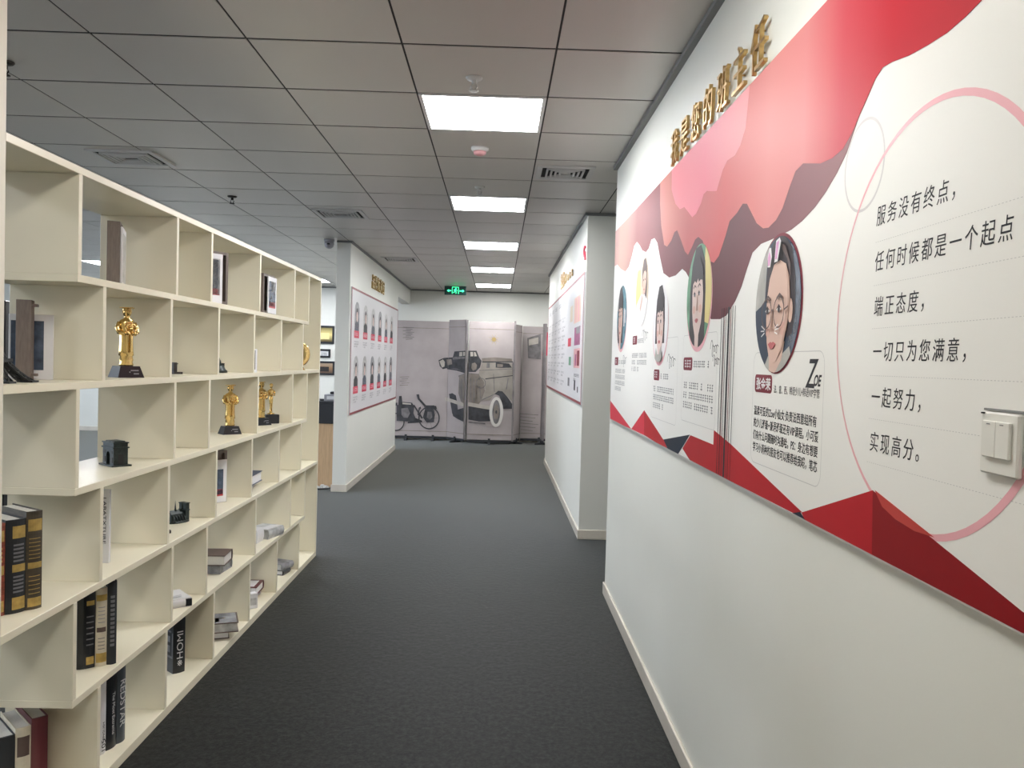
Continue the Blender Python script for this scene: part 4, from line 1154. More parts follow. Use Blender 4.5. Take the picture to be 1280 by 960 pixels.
# nearest: glasses, hair pulled back, pink ear filter
portrait(2.098, 1.608, 0.170, 'navyprint', [
    ('backdrop', 'greyprint', [(-1, -0.05), (-0.72, 0.02), (-0.55, 0.10), (-0.50, 0.7), (-0.35, 1), (-1, 1)]),
    ('backdrop', 'photo_blue', [(0.55, -1), (1, -1), (1, 1), (0.5, 1), (0.62, 0.2)]),
    ('hair', 'hair', [(-0.42, -0.05), (-0.50, 0.35), (-0.42, 0.75), (-0.15, 0.98), (0.25, 1.0), (0.60, 0.75), (0.76, 0.35), (0.80, -0.1), (0.70, -0.45), (0.50, -0.5), (0.2, 0.2)]),
    ('coat', 'greyprint', [(-0.55, -1), (-0.25, -0.72), (0.3, -0.74), (0.62, -0.62), (0.8, -1)]),
    ('neck', 'skin', [(-0.22, -1), (-0.26, -0.6), (0.42, -0.55), (0.30, -0.82), (0.05, -1)]),
    ('ear', 'skin', ell(0.62, -0.12, 0.09, 0.17)),
    ('face', 'skin', [(-0.10, -0.86), (0.10, -0.84), (0.36, -0.62), (0.54, -0.28), (0.60, 0.05), (0.54, 0.36), (0.38, 0.56), (0.12, 0.64), (-0.14, 0.60), (-0.32, 0.40), (-0.42, 0.10), (-0.42, -0.20), (-0.36, -0.55), (-0.24, -0.78)]),
    ('cheek', 'blush', ell(0.34, -0.36, 0.16, 0.10)), ('cheek', 'blush', ell(-0.33, -0.38, 0.08, 0.09)), ('face_shadow', 'jaw', [(0.10, -0.84), (0.36, -0.62), (0.54, -0.28), (0.60, 0.05), (0.54, 0.36), (0.38, 0.56), (0.47, 0.30), (0.51, 0.0), (0.45, -0.30), (0.28, -0.62)]), ('hair_sheen', 'hairbrown', [(0.05, 0.92), (0.35, 0.82), (0.58, 0.55), (0.62, 0.30), (0.45, 0.62), (0.2, 0.80)]),
    ('nose', 'shade', [(-0.12, -0.05), (-0.09, -0.05), (-0.12, -0.34), (-0.02, -0.36), (-0.02, -0.39), (-0.20, -0.39), (-0.20, -0.34)]),
    ('lips', 'lips', [(-0.27, -0.58), (-0.16, -0.545), (-0.10, -0.56), (-0.03, -0.545), (0.08, -0.58), (-0.02, -0.645), (-0.16, -0.655)]),
] + eyes(-0.06, -0.08, 0.27, 1.0) + [
    ('spectacles', 'hairbrown', [(p[0], p[1]) for p in circ(-0.33, -0.12, 0.235, 24, 0.235)] + [circ(-0.33, -0.12, 0.235, 24, 0.235)[0]] + [circ(-0.33, -0.12, 0.212, 24, 0.212)[0]] + circ(-0.33, -0.12, 0.212, 24, 0.212)[::-1]),
    ('spectacles', 'hairbrown', circ(0.22, -0.12, 0.235, 24) + [circ(0.22, -0.12, 0.235, 24)[0]] + [circ(0.22, -0.12, 0.212, 24)[0]] + circ(0.22, -0.12, 0.212, 24)[::-1]),
    ('spectacles', 'hairbrown', [(-0.10, -0.07), (-0.01, -0.07), (-0.01, -0.09), (-0.10, -0.09)]),
    ('spectacles', 'hairbrown', [(0.45, -0.09), (0.62, -0.05), (0.62, -0.07), (0.45, -0.115)]),
    ('ear_sticker', 'whiteprint', [(-0.33, 0.58), (-0.34, 0.74), (-0.28, 0.86), (-0.20, 0.86), (-0.15, 0.72), (-0.21, 0.57)]),
    ('ear_sticker', 'whiteprint', [(-0.02, 0.62), (0.03, 0.93), (0.18, 0.96), (0.24, 0.90), (0.12, 0.62)]),
    ('ear_sticker', 'pinkprint', [(-0.31, 0.60), (-0.32, 0.72), (-0.26, 0.81), (-0.19, 0.71), (-0.23, 0.60)]),
    ('ear_sticker', 'pinkprint', [(0.01, 0.66), (0.06, 0.90), (0.17, 0.92), (0.10, 0.66)]),
] + [('whisker_sticker', 'whiteprint', line([(x0, y0), (x1, y1)], 0.018)) for x0, y0, x1, y1 in ((-0.50, -0.30, -0.34, -0.36), (-0.52, -0.38, -0.36, -0.38), (-0.48, -0.46, -0.34, -0.41), (0.30, -0.36, 0.14, -0.38), (0.28, -0.30, 0.14, -0.35), (0.26, -0.44, 0.14, -0.41))]
 , rim=('badge', (0.03, 0.01)))
# second: long dark hair, green wall and yellow curtain
def plain(bg, hairm, skinm, extra, hair_l=-0.62, hair_r=0.55, cx=0.0, top=0.95, fy=0.0, low=-1.0, s=1.0):
    L = list(extra)
    L.append(('hair', hairm, [(cx + hair_l, low), (cx + hair_l - 0.02, 0.1), (cx + hair_l * 0.85, 0.62), (cx - 0.25, top), (cx + 0.15, top + 0.02), (cx + hair_r * 0.85, 0.62), (cx + hair_r, 0.1), (cx + hair_r, low)]))
    L.append(('neck', skinm, [(cx - 0.14, -1), (cx - 0.17, -0.55), (cx + 0.17, -0.55), (cx + 0.14, -1)]))
    L.append(('face', skinm, [(cx + p[0] * 0.98 * s, p[1] * 0.90 * s + fy) for p in FACEP]))
    L.append(('cheek', 'blush', ell(cx - 0.25, -0.26, 0.12, 0.08)))
    L.append(('cheek', 'blush', ell(cx + 0.25, -0.26, 0.12, 0.08)))
    L.append(('fringe', hairm, [(cx - 0.47, 0.0), (cx - 0.42, 0.50), (cx - 0.1, 0.74), (cx + 0.12, 0.74), (cx + 0.42, 0.50), (cx + 0.47, 0.0), (cx + 0.38, 0.28), (cx + 0.22, 0.30), (cx + 0.10, 0.26), (cx + 0.02, 0.34), (cx - 0.1, 0.26), (cx - 0.24, 0.31), (cx - 0.38, 0.26)]))
    L.append(('nose', 'shade', [(cx - 0.01, 0.02), (cx + 0.02, 0.02), (cx + 0.07, -0.26), (cx + 0.06, -0.29), (cx - 0.06, -0.29), (cx - 0.06, -0.26)]))
    L.append(('lips', 'lips', [(cx - 0.14, -0.47), (cx - 0.04, -0.435), (cx, -0.445), (cx + 0.04, -0.435), (cx + 0.14, -0.47), (cx + 0.05, -0.525), (cx - 0.05, -0.525)]))
    return L + eyes(cx, 0.03, 0.20, 0.85)
portrait(2.93, 1.694, 0.180, 'greenprint', plain('', 'hair', 'skinpale', [('backdrop', 'yellowprint', [(0.35, -0.5), (1, -0.6), (1, 0.9), (0.45, 1)])], hair_l=-0.62, hair_r=0.60, cx=-0.05) , rim=('pinkline', (0.02, -0.06)))
portrait(3.612, 1.628, 0.168, 'whiteprint', plain('', 'hair', 'skinpale', [], hair_l=-0.60, hair_r=0.58, low=-0.52, cx=0.0) + [('collar', 'greyprint', [(-0.5, -1), (-0.3, -0.62), (-0.12, -0.80), (0.12, -0.80), (0.3, -0.60), (0.5, -1)])], rim=('pinkline', (0.0, -0.06)))
portrait(4.105, 1.812, 0.173, 'creamprint', [('backdrop', 'yellowprint', [(-1, -0.4), (-0.2, -0.2), (-0.3, 0.6), (-1, 0.6)]),
    ('shirt', 'whiteprint', [(-1, -1), (-0.75, -0.35), (-0.1, -0.12), (0.7, -0.15), (1, -0.4), (1, -1)])] + [
    ('hair', 'hairbrown', [(0.05, 0.1), (0.0, 0.55), (0.2, 0.82), (0.5, 0.85), (0.75, 0.6), (0.85, 0.1), (0.78, -0.3), (0.55, -0.2)]),
    ('face', 'skin', [(0.25, -0.18), (0.55, -0.12), (0.68, 0.15), (0.68, 0.4), (0.55, 0.6), (0.3, 0.6), (0.14, 0.4), (0.12, 0.1)]),
    ('fringe', 'hairbrown', [(0.10, 0.35), (0.25, 0.68), (0.55, 0.70), (0.72, 0.40), (0.5, 0.5), (0.3, 0.48)]),
    ('lips', 'lips', ell(0.40, -0.02, 0.07, 0.025, 10)), ('eye', 'hair', ell(0.30, 0.25, 0.05, 0.03, 10)), ('eye', 'hair', ell(0.54, 0.25, 0.05, 0.03, 10)),
    ('arm', 'skin', [(-0.2, -0.5), (0.15, -0.15), (0.25, -0.25), (-0.1, -0.62)])], rim=('whiteprint', (0.0, 0.0)))
portrait(4.755, 1.710, 0.180, 'tealprint', [('backdrop', 'greyprint', [(-1, 0.2), (-0.4, 0.4), (-0.3, 1), (-1, 1)]),
    ('window', 'card', [(0.45, -0.3), (0.62, -0.3), (0.62, 0.25), (0.45, 0.25)]), ('window', 'card', [(0.70, -0.2), (0.82, -0.2), (0.82, 0.2), (0.70, 0.2)])] +
    plain('', 'hair', 'skin', [], hair_l=-0.55, hair_r=0.50, cx=-0.18, low=-0.8, s=0.9), rim=('pinkline', (0.0, -0.06)))

# gilt raised title over the board
t = thing('raised_lettering', 'gilt raised characters reading 我是您的班主任 above the long board', 'lettering', (XR, 2.87, 2.26))
chars = '我是您的班主任'
for k, ch in enumerate(chars):
    y = 3.475 - 0.182 * k
    text('character', ch, 0.150, 'goldletter', t, (-0.0165, y - 2.87, 0.012), (0, -1, 0), (0, 0, 1), 0.006, None, 'LEFT', -0.0005, 0.0, 0.92)
pins = MB()
for k in range(7):
    for z in (0.05, 0.11):
        yy = 3.475 - 0.182 * k - 0.07
        pins.tube([(-0.0145, yy - 2.87, z), (-0.0005, yy - 2.87, z)], 0.003, 6)
pins.build('mounting_pin', 'goldletter', t)

# light switch
t = thing('light_switch', 'white double rocker light switch on the printed board at the right edge', 'light switch', (XR + FACE - 0.0003, 1.134, 1.354))
MB().box(-0.009, -0.043, -0.043, 0, 0.043, 0.043, 0.0025).build('plate', 'white', t)
for q in (0, 1):
    o = MB().box(-0.014, -0.0305 + 0.0307 * q, -0.019, -0.0092, -0.0003 + 0.0307 * q, 0.031, 0.001).build('rocker', 'white', t)
    MB().box(-0.0144, -0.018 + 0.0307 * q, 0.026, -0.0138, -0.010 + 0.0307 * q, 0.0275).build('indicator', 'inkgrey', o)
MB().lathe([(0.003, -0.001), (0.003, 0.001)], -0.0098, 0.037, 0.0410, 8).build('screw_dot', 'ink', t)
tag(MB().box(XR + FACE - 0.004, 1.06, 1.3985, XR + FACE - 0.0006, 1.180, 1.4015).build('shadow_strip', 'trimgrey'), 'thin grey strip painting the shadow line just above the light switch', 'strip')  # grey strip stands for the shadow line along the plate's top edge

# ------------------------------------------------------------------ portrait board on the left stub wall
BL = XL + 0.0125
t = pb = thing('portrait_board', 'white board of twelve arched portraits with red captions on the left stub wall', 'notice board', (XL, 11.06, 0.815))
lf = lambda u, v, d: (0.0125 + d, u - 11.06, v - 0.815)
MB().box(0.0005, 9.0 - 11.06, 0, 0.0125, 13.125 - 11.06, 1.375).build('board', 'card', pb)
for a, b, c, d in ((9.0, 0.815, 13.125, 0.838), (9.0, 2.168, 13.125, 2.19), (9.0, 0.838, 9.028, 2.168), (13.10, 0.838, 13.125, 2.168)):
    MB().box(0.0126, a - 11.06, b - 0.815, 0.0136, c - 11.06, d - 0.815).build('border', 'panelborder', pb)
for row, zb in enumerate((1.655, 1.040)):
    for c in range(6):
        yc = 9.36 + 0.606 * c
        w2 = 0.155
        h = 0.395 if row == 0 else 0.415
        arch = [(yc + w2, zb), (yc + w2, zb + h * 0.72)] + [(yc + w2 * math.cos(a), zb + h * 0.72 + h * 0.28 * math.sin(a)) for a in [PI * k / 12 for k in range(1, 12)]] + [(yc - w2, zb + h * 0.72), (yc - w2, zb)]
        rp = sheet('portrait', arch, lf, 0.0003, 'photo_grey' if (c + row) % 3 else 'greycover', pb)
        hd = zb + h * 0.60
        sheet('coat', [(yc - 0.13, zb), (yc - 0.12, zb + 0.15), (yc - 0.05, zb + 0.19), (yc + 0.05, zb + 0.19), (yc + 0.12, zb + 0.15), (yc + 0.13, zb)], lf, 0.0007, 'sepia_dark' if (c * 5 + row) % 2 else 'photo_blue', rp)
        sheet('hair', circ(yc, hd + 0.012, 0.062, 18, 0.078), lf, 0.0007 + 0.0003, 'hair', rp)
        sheet('face', circ(yc, hd - 0.008, 0.043, 18, 0.058), lf, 0.0013, 'skinpale', rp)
        sheet('caption_block', [(yc - 0.172, zb - 0.005), (yc + 0.150, zb - 0.005), (yc + 0.150, zb + 0.075), (yc - 0.172, zb + 0.075)], lf, 0.0017, 'crimson', pb)
        marks(yc - 0.14, zb + 0.018, yc + 0.12, 1, 0.05, 0.04, 'mat', 40 + c + 7 * row, 1.0, 'caption_text', pb, (lambda u, v: lf(u, v, 0.0022)), 1)
        marks(yc - 0.16, zb - 0.055, yc + 0.15, 3, 0.026, 0.018, 'inkgrey', 60 + c + 7 * row, 0.7, 'printed_lines', pb, (lambda u, v: lf(u, v, 0.0005)), 1)
t = thing('raised_lettering', 'short line of gilt raised characters above the board of arched portraits', 'lettering', (XL, 10.95, 2.30))
for k, ch in enumerate('品牌师资团'):
    text('character', ch, 0.185, 'goldletter', t, (0.012, -0.55 + 0.222 * k, 0.012), (0, 1, 0), (0, 0, 1), 0.008, None, 'LEFT', 0.003, 0.0, 1.15)

# ------------------------------------------------------------------ notice board on the middle right wall
t = nb = thing('notice_board', 'white timetable board with a dark red border on the far right wall', 'notice board', (0.70, 9.26, 1.10))
rf = lambda u, v, d: (-0.0125 - d, u - 9.26, v - 1.10)
MB().box(-0.0125, 6.83 + 0.03 - 9.26, 0, -0.0005, 11.70 - 9.26, 1.09).build('board', 'card', nb)
for a, b, c, d in ((6.86, 1.10, 11.70, 1.122), (6.86, 2.168, 11.70, 2.19), (6.86, 1.122, 6.89, 2.168), (11.675, 1.122, 11.70, 2.168)):
    MB().box(-0.0136, a - 9.26, b - 1.10, -0.0126, c - 9.26, d - 1.10).build('border', 'panelborder', nb)
for c in range(6):
    y0 = 11.45 - 0.58 * c
    if c < 5:
        marks(y0, 2.05, y0 - 0.42, 1, 0.06, 0.05, 'inkgrey', 90 + c, 1.0, 'heading', nb, lambda u, v: rf(u, v, 0.0004))
        for k in range(8):
            marks(y0, 1.90 - 0.095 * k, y0 - 0.44, 2, 0.032, 0.022, 'inkgrey', 100 + c * 9 + k, 0.6, 'printed_lines', nb, lambda u, v: rf(u, v, 0.0004))
def rect(y0, z0, y1, z1, lay, m_, nm='picture'):
    return sheet(nm, [(y0, z0), (y1, z0), (y1, z1), (y0, z1)], rf, 0.0003 * lay, m_, nb)
M['peach'] = mat('peach_print', (0.80, 0.52, 0.40), 0.4)
M['magenta'] = mat('magenta_print', (0.35, 0.07, 0.20), 0.4, noise=0.4, nscale=20)
rect(7.10, 1.80, 7.70, 2.03, 1, 'peach'); rect(7.22, 1.81, 7.34, 2.02, 2, 'pinkline'); rect(7.48, 1.81, 7.56, 2.02, 2, 'pinkline')
rect(7.85, 1.83, 8.1, 1.98, 1, 'creamprint')
rect(7.08, 1.60, 7.62, 1.76, 1, 'magenta'); rect(7.12, 1.70, 7.45, 1.76, 2, 'greycover'); rect(7.95, 1.60, 8.30, 1.68, 1, 'crimson')
rect(7.05, 1.40, 7.62, 1.57, 1, 'photo_pink'); rect(7.10, 1.42, 7.30, 1.55, 2, 'badge'); rect(7.36, 1.42, 7.50, 1.52, 2, 'magenta'); rect(7.90, 1.42, 8.15, 1.50, 1, 'greenprint')
marks(7.60, 1.32, 7.05, 2, 0.04, 0.03, 'ink', 201, 0.4, 'printed_lines', nb, lambda u, v: rf(u, v, 0.0004))
rect(7.40, 1.20, 7.52, 1.29, 1, 'ink'); rect(7.14, 1.19, 7.22, 1.24, 1, 'ink'); rect(8.0, 1.22, 8.2, 1.30, 1, 'inkgrey')
t = thing('raised_lettering', 'short gilt raised lettering above the timetable board on the right', 'lettering', (0.70, 8.80, 2.27))
for k, ch in enumerate('我们Class'):
    text('character', ch, 0.17 if k < 2 else 0.13, 'goldletter', t, (-0.012, 0.72 - 0.235 * k, 0.01), (0, -1, 0), (0, 0, 1), 0.007, None, 'LEFT', 0.003, 0.0, 1.3)
t = thing('raised_lettering', 'small red raised letter high on the near corner of the far right wall', 'lettering', (0.70, 6.92, 2.32))
text('character', 'C', 0.13, 'crimson', t, (-0.010, 0.09, 0.0), (0, -1, 0), (0, 0, 1), 0.006, None, 'LEFT', 0.002, 0.0, 1.1)
text('character', 'L', 0.10, 'crimson', t, (-0.010, 0.00, -0.03), (0, -1, 0), (0, 0, 1), 0.006, None, 'LEFT', 0.002, 0.0, 0.9)

# ------------------------------------------------------------------ folding display screens at the far wall
scr = thing('folding_screen', 'folding display screens printed with vintage cars and a motorcycle before the far wall', 'screen', (-0.5, 14.6, 0))
SO = Vector((-0.5, 14.6, 0))
def panel(xa, ya, xb, yb, m_='screen', z1=2.10, z0=0.075, cap=True):
    d = Vector((xb - xa, yb - ya, 0))
    L = d.length
    ang = math.atan2(d.y, d.x)
    o = MB().box(0, 0, z0, L, 0.035, z1, 0.003).build('panel', m_, scr)
    o.location = (xa - SO.x, ya - SO.y, 0)
    o.rotation_euler.z = ang
    MB().box(0, -0.004, z1 - 0.13, L, -0.0005, z1 - 0.122).build('seam', 'tan', o)
    MB().box(0, -0.004, z0 + 0.085, L, -0.0005, z0 + 0.095).build('seam', 'tan', o)
    fb = MB().box(0.0, 0.004, 0.035, L, 0.030, z0 - 0.001)
    fb.build('foot_rail', 'blackmat', o)
    n = max(1, int(L / 0.4))
    for k in range(n):
        x = L * (k + 0.5) / n
        MB().prism([(-0.11, 0), (0.13, 0), (0.11, 0.025), (0.045, 0.034), (0.035, 0.10), (-0.012, 0.10), (-0.02, 0.034), (-0.10, 0.022)], (lambda xx: lambda u, v, q: (xx + q, u, v))(x), -0.02, 0.02).build('foot', 'blackmat', o)
    return o
PA = panel(-2.30, 14.80, -0.87, 14.80)
PA2 = panel(-0.87, 14.80, -0.56, 14.46, 'screen', 2.13)
PB = panel(-0.50, 14.40, 0.27, 14.40, 'screen', 2.10)
PE = panel(0.29, 14.40, 0.42, 14.86, 'screen', 2.07)
PC = panel(0.43, 14.88, 1.10, 14.88, 'screen', 2.06)
PD = panel(0.77, 14.62, 0.80, 14.50, 'screen_edge', 2.10)
for xx, yy in ((-0.535, 14.425), (0.28, 14.385)):
    MB().box(xx - 0.016 - SO.x, yy - 0.016 - SO.y, 0.06, xx + 0.016 - SO.x, yy + 0.016 - SO.y, 2.12).build('post', 'screen_edge', scr)
SCREEN_ART = [
('A','far_car_print','sepia_dark',[(-1041,1419),(-945,1463),(-778,1476),(-748,1580),(-531,1595),(-522,1225),(-690,1276),(-885,1284),(-962,1263),(-1019,1317)]),
('A','far_car_print','sepia_light',[(-1027,1400),(-966,1435),(-932,1394),(-935,1311),(-979,1290)]),
('A','far_car_print','tan',[(-903,1437),(-805,1445),(-786,1356),(-880,1332)]),
('A','far_car_print','sepia_light',[(-647,1569),(-592,1573),(-590,1501),(-651,1497)]),
('A','far_car_print','sepia_light',[(-575,1574),(-533,1575),(-532,1508),(-573,1504)]),
('B','far_car_print','sepia_dark',[(-509,1596),(-368,1600),(-325,1493),(-277,1427),(-301,1318),(-377,1234),(-499,1231)]),
('B','far_car_print','sepia_light',[(-476,1576),(-430,1577),(-423,1504),(-471,1500)]),
('B','far_car_print','sepia_light',[(-414,1575),(-387,1575),(-358,1506),(-404,1502)]),
('B','far_car_print','tan',[(-444,1381),(-390,1396),(-354,1357),(-365,1283),(-421,1255),(-450,1300)]),
('A','large_car_print','tan',[(-637,1152),(-521,1197),(-507,673),(-592,721),(-646,859)]),
('B','large_car_print','tan',[(-499,1204),(-317,1195),(-247,1102),(-200,886),(-272,743),(-303,688),(-485,694)]),
('B','large_car_print','bodywork',[(-269,1421),(246,1428),(273,1225),(271,736),(181,829),(70,921),(-37,877),(-115,753),(-264,754),(-202,941),(-247,1116),(-323,1209),(-288,1318)]),
('B','large_car_print','tan',[(-275,1473),(-54,1495),(239,1479),(252,1430),(-269,1416)]),
('B','large_car_print','sepia_dark',[(-269,1421),(260,1433),(260,1417),(-268,1400)]),
('B','large_car_print','sepia_dark',[(-35,1412),(193,1396),(244,1327),(73,1317),(-33,1320)]),
('B','large_car_print','tan',[(-10,1385),(90,1377),(86,1334),(-9,1331)]),
('B','large_car_print','sepia_mid',[(-187,1397),(-138,1398),(-136,1317),(-190,1310)]),
('B','large_car_print','sepia_dark',[(-207,1130),(258,1197),(258,1184),(-206,1114)]),
('B','large_car_print','sepia_mid',[(-319,1268),(263,1311),(263,1303),(-319,1258)]),
('B','large_car_print','sepia_mid',[(178,1141),(194,1141),(167,951),(151,950)]),
('B','large_car_print','sepia_dark',[(-42,869),(21,925),(92,916),(187,815),(280,682),(268,622),(79,617),(86,731),(40,839)]),
('B','large_car_print','sepia_dark',[(-484,661),(-302,626),(-106,612),(-79,400),(-295,389),(-478,417)]),
('A','large_car_print','sepia_dark',[(-778,604),(-671,565),(-505,611),(-499,374),(-639,407),(-735,452)]),
('A','large_car_print','sepia_dark',[(-829,832),(-762,850),(-689,816),(-664,719),(-637,524),(-691,450),(-753,493),(-785,632)]),
('A','large_car_print','sepia_light',[(-913,762),(-872,769),(-508,695),(-506,634),(-758,683),(-903,707)]),
('B','large_car_print','sepia_light',[(-486,716),(-118,658),(-116,595),(-484,648)]),
('A','large_car_print','sepia_mid',[(-588,1111),(-572,1117),(-561,722),(-578,732)]),
('A','large_car_print','sepia_mid',[(-624,1082),(-610,1088),(-596,760),(-610,776)]),
('B','large_car_print','sepia_mid',[(-464,1137),(-451,1137),(-434,717),(-448,717)]),
('B','large_car_print','sepia_mid',[(-410,1138),(-397,1139),(-380,719),(-394,718)]),
('A','motorcycle_print','sepia_dark',[(-1758,606),(-1689,630),(-1648,670),(-1486,658),(-1446,586),(-1460,474),(-1419,392),(-1306,350),(-1317,322),(-1556,327),(-1751,333)]),
('A','motorcycle_print','sepia_mid',[(-1673,552),(-1562,569),(-1518,473),(-1558,388),(-1664,396)]),
('A','motorcycle_print','sepia_light',[(-1675,658),(-1508,646),(-1502,624),(-1680,630)]),
('A','motorcycle_print','sepia_dark',[(-1717,769),(-1673,775),(-1653,631),(-1730,612)]),
('A','motorcycle_print','sepia_dark',[(-1415,805),(-1368,811),(-1355,739),(-1241,620),(-1096,623),(-1084,568),(-1251,580),(-1385,722)]),
('A','motorcycle_print','sepia_dark',[(-1251,577),(-1118,595),(-1081,456),(-1097,330),(-1222,319),(-1291,406)]),
('A','motorcycle_print','sepia_mid',[(-1213,509),(-1143,511),(-1124,413),(-1168,370),(-1224,408)]),
('A','motorcycle_print','sepia_dark',[(-1387,448),(-1368,574),(-1335,595),(-1323,562),(-1350,539),(-1359,435)]),
('C','old_photo_print','sepia_mid',[(509,1854),(745,1930),(758,1483),(533,1499)]),
('C','old_photo_print','sepia_light',[(537,1827),(704,1873),(708,1762),(540,1723)]),
('C','old_photo_print','sepia_dark',[(555,1701),(736,1729),(740,1622),(558,1584)]),
('A','motorcycle_print','sepia_dark',[(-1814,638),(-1748,656),(-1741,606),(-1813,588)]),
('A','motorcycle_print','sepia_dark',[(-1469,614),(-1447,625),(-1291,395),(-1313,378)]),
('A','motorcycle_print','sepia_dark',[(-1556,321),(-1306,344),(-1300,317),(-1555,293)]),
('A','motorcycle_print','sepia_dark',[(-1271,619),(-1063,613),(-1050,558),(-1083,546),(-1112,578),(-1271,585)]),
('A','motorcycle_print','sepia_light',[(-1726,439),(-1676,441),(-1675,407),(-1725,406)]),
('A','far_car_print','sepia_dark',[(-890,1287),(-690,1270),(-522,1230),(-521,1208),(-695,1248),(-890,1265)]),
('A','far_car_print','sepia_mid',[(-778,1468),(-745,1486),(-529,1492),(-528,1461),(-777,1435)]),
('A','large_car_print','sepia_mid',[(-653,1160),(-521,1208),(-520,1186),(-642,1132)]),
('B','large_car_print','sepia_mid',[(-499,1215),(-312,1206),(-311,1187),(-498,1193)]),
('B','large_car_print','sepia_mid',[(-370,1167),(-359,1167),(-338,774),(-349,774)]),
('B','large_car_print','sepia_mid',[(-316,1155),(-305,1155),(-273,776),(-284,765)]),
('B','large_car_print','sepia_mid',[(-73,1215),(-63,1216),(-38,902),(-49,901)]),
('B','large_car_print','sepia_mid',[(-273,759),(-37,874),(-31,864),(-267,743)]),
('B','large_car_print','sepia_dark',[(252,1414),(271,1415),(290,737),(270,763)]),
('B','large_car_print','sepia_mid',[(-477,384),(-186,365),(-186,343),(-477,363)]),
('A','script_print','sepia_mid',[(-1679,1984),(-1485,1982),(-1485,1973),(-1679,1976)]),
('A','script_print','sepia_mid',[(-1629,1955),(-1512,1953),(-1512,1945),(-1629,1947)]),
('A','script_print','sepia_mid',[(-1678,1923),(-1539,1925),(-1539,1916),(-1678,1915)]),
('A','script_print','sepia_mid',[(-1627,1894),(-1483,1898),(-1483,1890),(-1627,1886)]),
('A','script_print','sepia_mid',[(-1677,1862),(-1510,1870),(-1510,1862),(-1676,1854)]),
('A','script_print','sepia_mid',[(-1626,1833),(-1537,1841),(-1537,1833),(-1626,1825)]),
('A','script_print','sepia_mid',[(-1675,1801),(-1481,1815),(-1481,1807),(-1675,1793)]),
('A','script_print','sepia_mid',[(-1624,1772),(-1508,1787),(-1508,1778),(-1624,1764)]),
('A','script_print','tan',[(-1714,1108),(-1548,1118),(-1547,1110),(-1714,1100)]),
('A','script_print','tan',[(-1680,1073),(-1569,1082),(-1569,1073),(-1680,1065)]),
('A','script_print','tan',[(-1712,1036),(-1590,1045),(-1590,1037),(-1712,1028)]),
('A','script_print','tan',[(-1678,1001),(-1545,1010),(-1545,1002),(-1678,992)]),
('A','script_print','tan',[(-1711,964),(-1566,973),(-1566,965),(-1710,955)]),
('C','script_print','sepia_mid',[(392,519),(744,500),(744,491),(392,510)]),
('C','script_print','sepia_mid',[(427,463),(695,442),(695,434),(427,455)]),
('C','script_print','sepia_mid',[(395,406),(646,385),(646,376),(395,398)]),
('C','script_print','sepia_mid',[(430,351),(748,331),(749,323),(430,342)]),
('C','script_print','sepia_mid',[(398,294),(699,273),(700,265),(398,285)]),
('C','script_print','sepia_mid',[(433,238),(650,216),(651,207),(434,230)]),
]

PAN = {'A': (PA, -2.30), 'B': (PB, -0.50), 'C': (PC, 0.43)}
SINA = math.hypot(0.31, 0.34)
for q, (pn, nm, m_, pts) in enumerate(SCREEN_ART):
    P_, x0 = PAN[pn]
    pts = mm(pts)
    lay = 0.0006 + 0.0004 * (q % 40)
    if pn == 'A':
        # the print runs on over the fold of the screen
        flat = clip(pts, [(-2.3, 0.08), (-0.872, 0.08), (-0.872, 2.1), (-2.3, 2.1)])
        if len(flat) > 2:
            sheet(nm, [(u + 2.30, v) for u, v in flat], lambda u, v, d: (u, -0.001 - d, v), lay, m_, PA)
        fold = clip(pts, [(-0.868, 0.08), (-0.40, 0.08), (-0.40, 2.1), (-0.868, 2.1)])
        if len(fold) > 2:
            k = SINA / 0.34
            sheet(nm, [(min(SINA, (u + 0.87) * k), v) for u, v in fold], lambda u, v, d: (u, -0.001 - d, v), lay, m_, PA2)
    else:
        sheet(nm, [(u - x0, v) for u, v in pts], lambda u, v, d: (u, -0.001 - d, v), lay, m_, P_)
def onp(P_, x0, nm, m_, pts, lay):
    return sheet(nm, [(u - x0, v) for u, v in pts], lambda u, v, d: (u, -0.001 - d, v), lay, m_, P_)
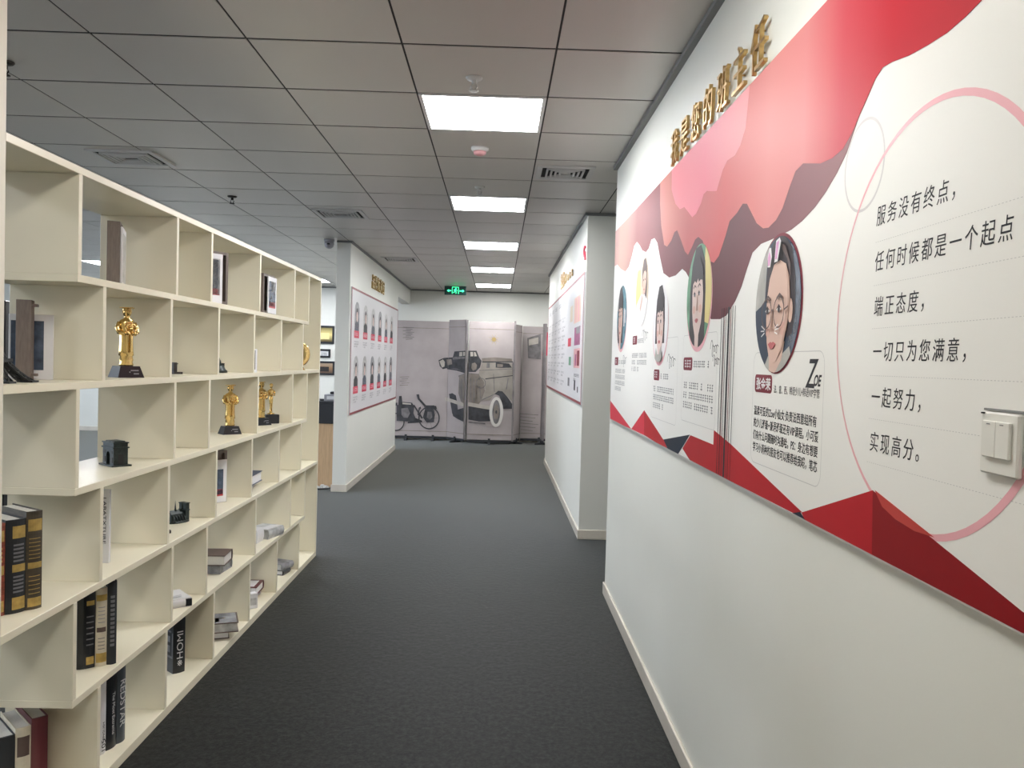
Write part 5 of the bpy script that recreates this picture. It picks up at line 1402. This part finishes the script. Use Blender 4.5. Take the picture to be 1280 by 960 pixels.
def rng(P_, x0, nm, m_, cx, cz, rx, ry, wd_, lay):
    mb = MB()
    n = 28
    for k in range(n):
        a, b = 2 * PI * k / n, 2 * PI * (k + 1) / n
        q = [(cx + (rx + s * wd_ / 2) * math.cos(w_), cz + (ry + s * wd_ / 2) * math.sin(w_)) for w_, s in ((a, -1), (a, 1), (b, 1), (b, -1))]
        mb.add([(u - x0, -0.001 - lay, v) for u, v in q], [(0, 1, 2, 3)])
    return mb.build(nm, m_, P_)
rng(PB, -0.50, 'large_car_print', 'tyre', -0.003, 0.560, 0.093, 0.232, 0.052, 0.017)
onp(PB, -0.50, 'large_car_print', 'sepia_mid', circ(-0.003, 0.560, 0.068, 24, 0.205), 0.0174)
onp(PB, -0.50, 'large_car_print', 'tan', circ(-0.003, 0.560, 0.045, 20, 0.13), 0.0178)
onp(PB, -0.50, 'large_car_print', 'sepia_dark', circ(-0.003, 0.560, 0.015, 12, 0.03), 0.0182)
rng(PB, -0.50, 'large_car_print', 'sepia_mid', -0.280, 1.047, 0.078, 0.085, 0.012, 0.017)
onp(PB, -0.50, 'large_car_print', 'tan', circ(-0.280, 1.047, 0.055, 18, 0.062), 0.0172)
for k in range(16):
    a = 2 * PI * k / 16
    r0, r1 = 0.028, 0.105 if k % 2 else 0.078
    onp(PB, -0.50, 'compass_print', 'ochre' if k % 2 else 'sepia_mid', [(-0.076 + r0 * math.cos(a - 0.16), 1.80 + r0 * math.sin(a - 0.16)), (-0.076 + r1 * math.cos(a), 1.80 + r1 * math.sin(a)), (-0.076 + r0 * math.cos(a + 0.16), 1.80 + r0 * math.sin(a + 0.16))], 0.0006)
onp(PB, -0.50, 'compass_print', 'ochre', circ(-0.076, 1.80, 0.036, 16), 0.0008)
rng(PA, -2.30, 'motorcycle_print', 'sepia_dark', -1.182, 0.398, 0.178, 0.190, 0.022, 0.017)
rng(PA, -2.30, 'motorcycle_print', 'sepia_dark', -1.764, 0.313, 0.145, 0.150, 0.020, 0.017)
for k in range(10):
    a = 2 * PI * k / 10
    onp(PA, -2.30, 'motorcycle_print', 'sepia_mid', line([(-1.182, 0.398), (-1.182 + 0.17 * math.cos(a), 0.398 + 0.18 * math.sin(a))], 0.004), 0.0005)
onp(PC, 0.43, 'red_print', 'crimson', [(0.78, 1.55), (0.88, 1.55), (0.88, 1.95), (0.80, 2.0)], 0.0006)
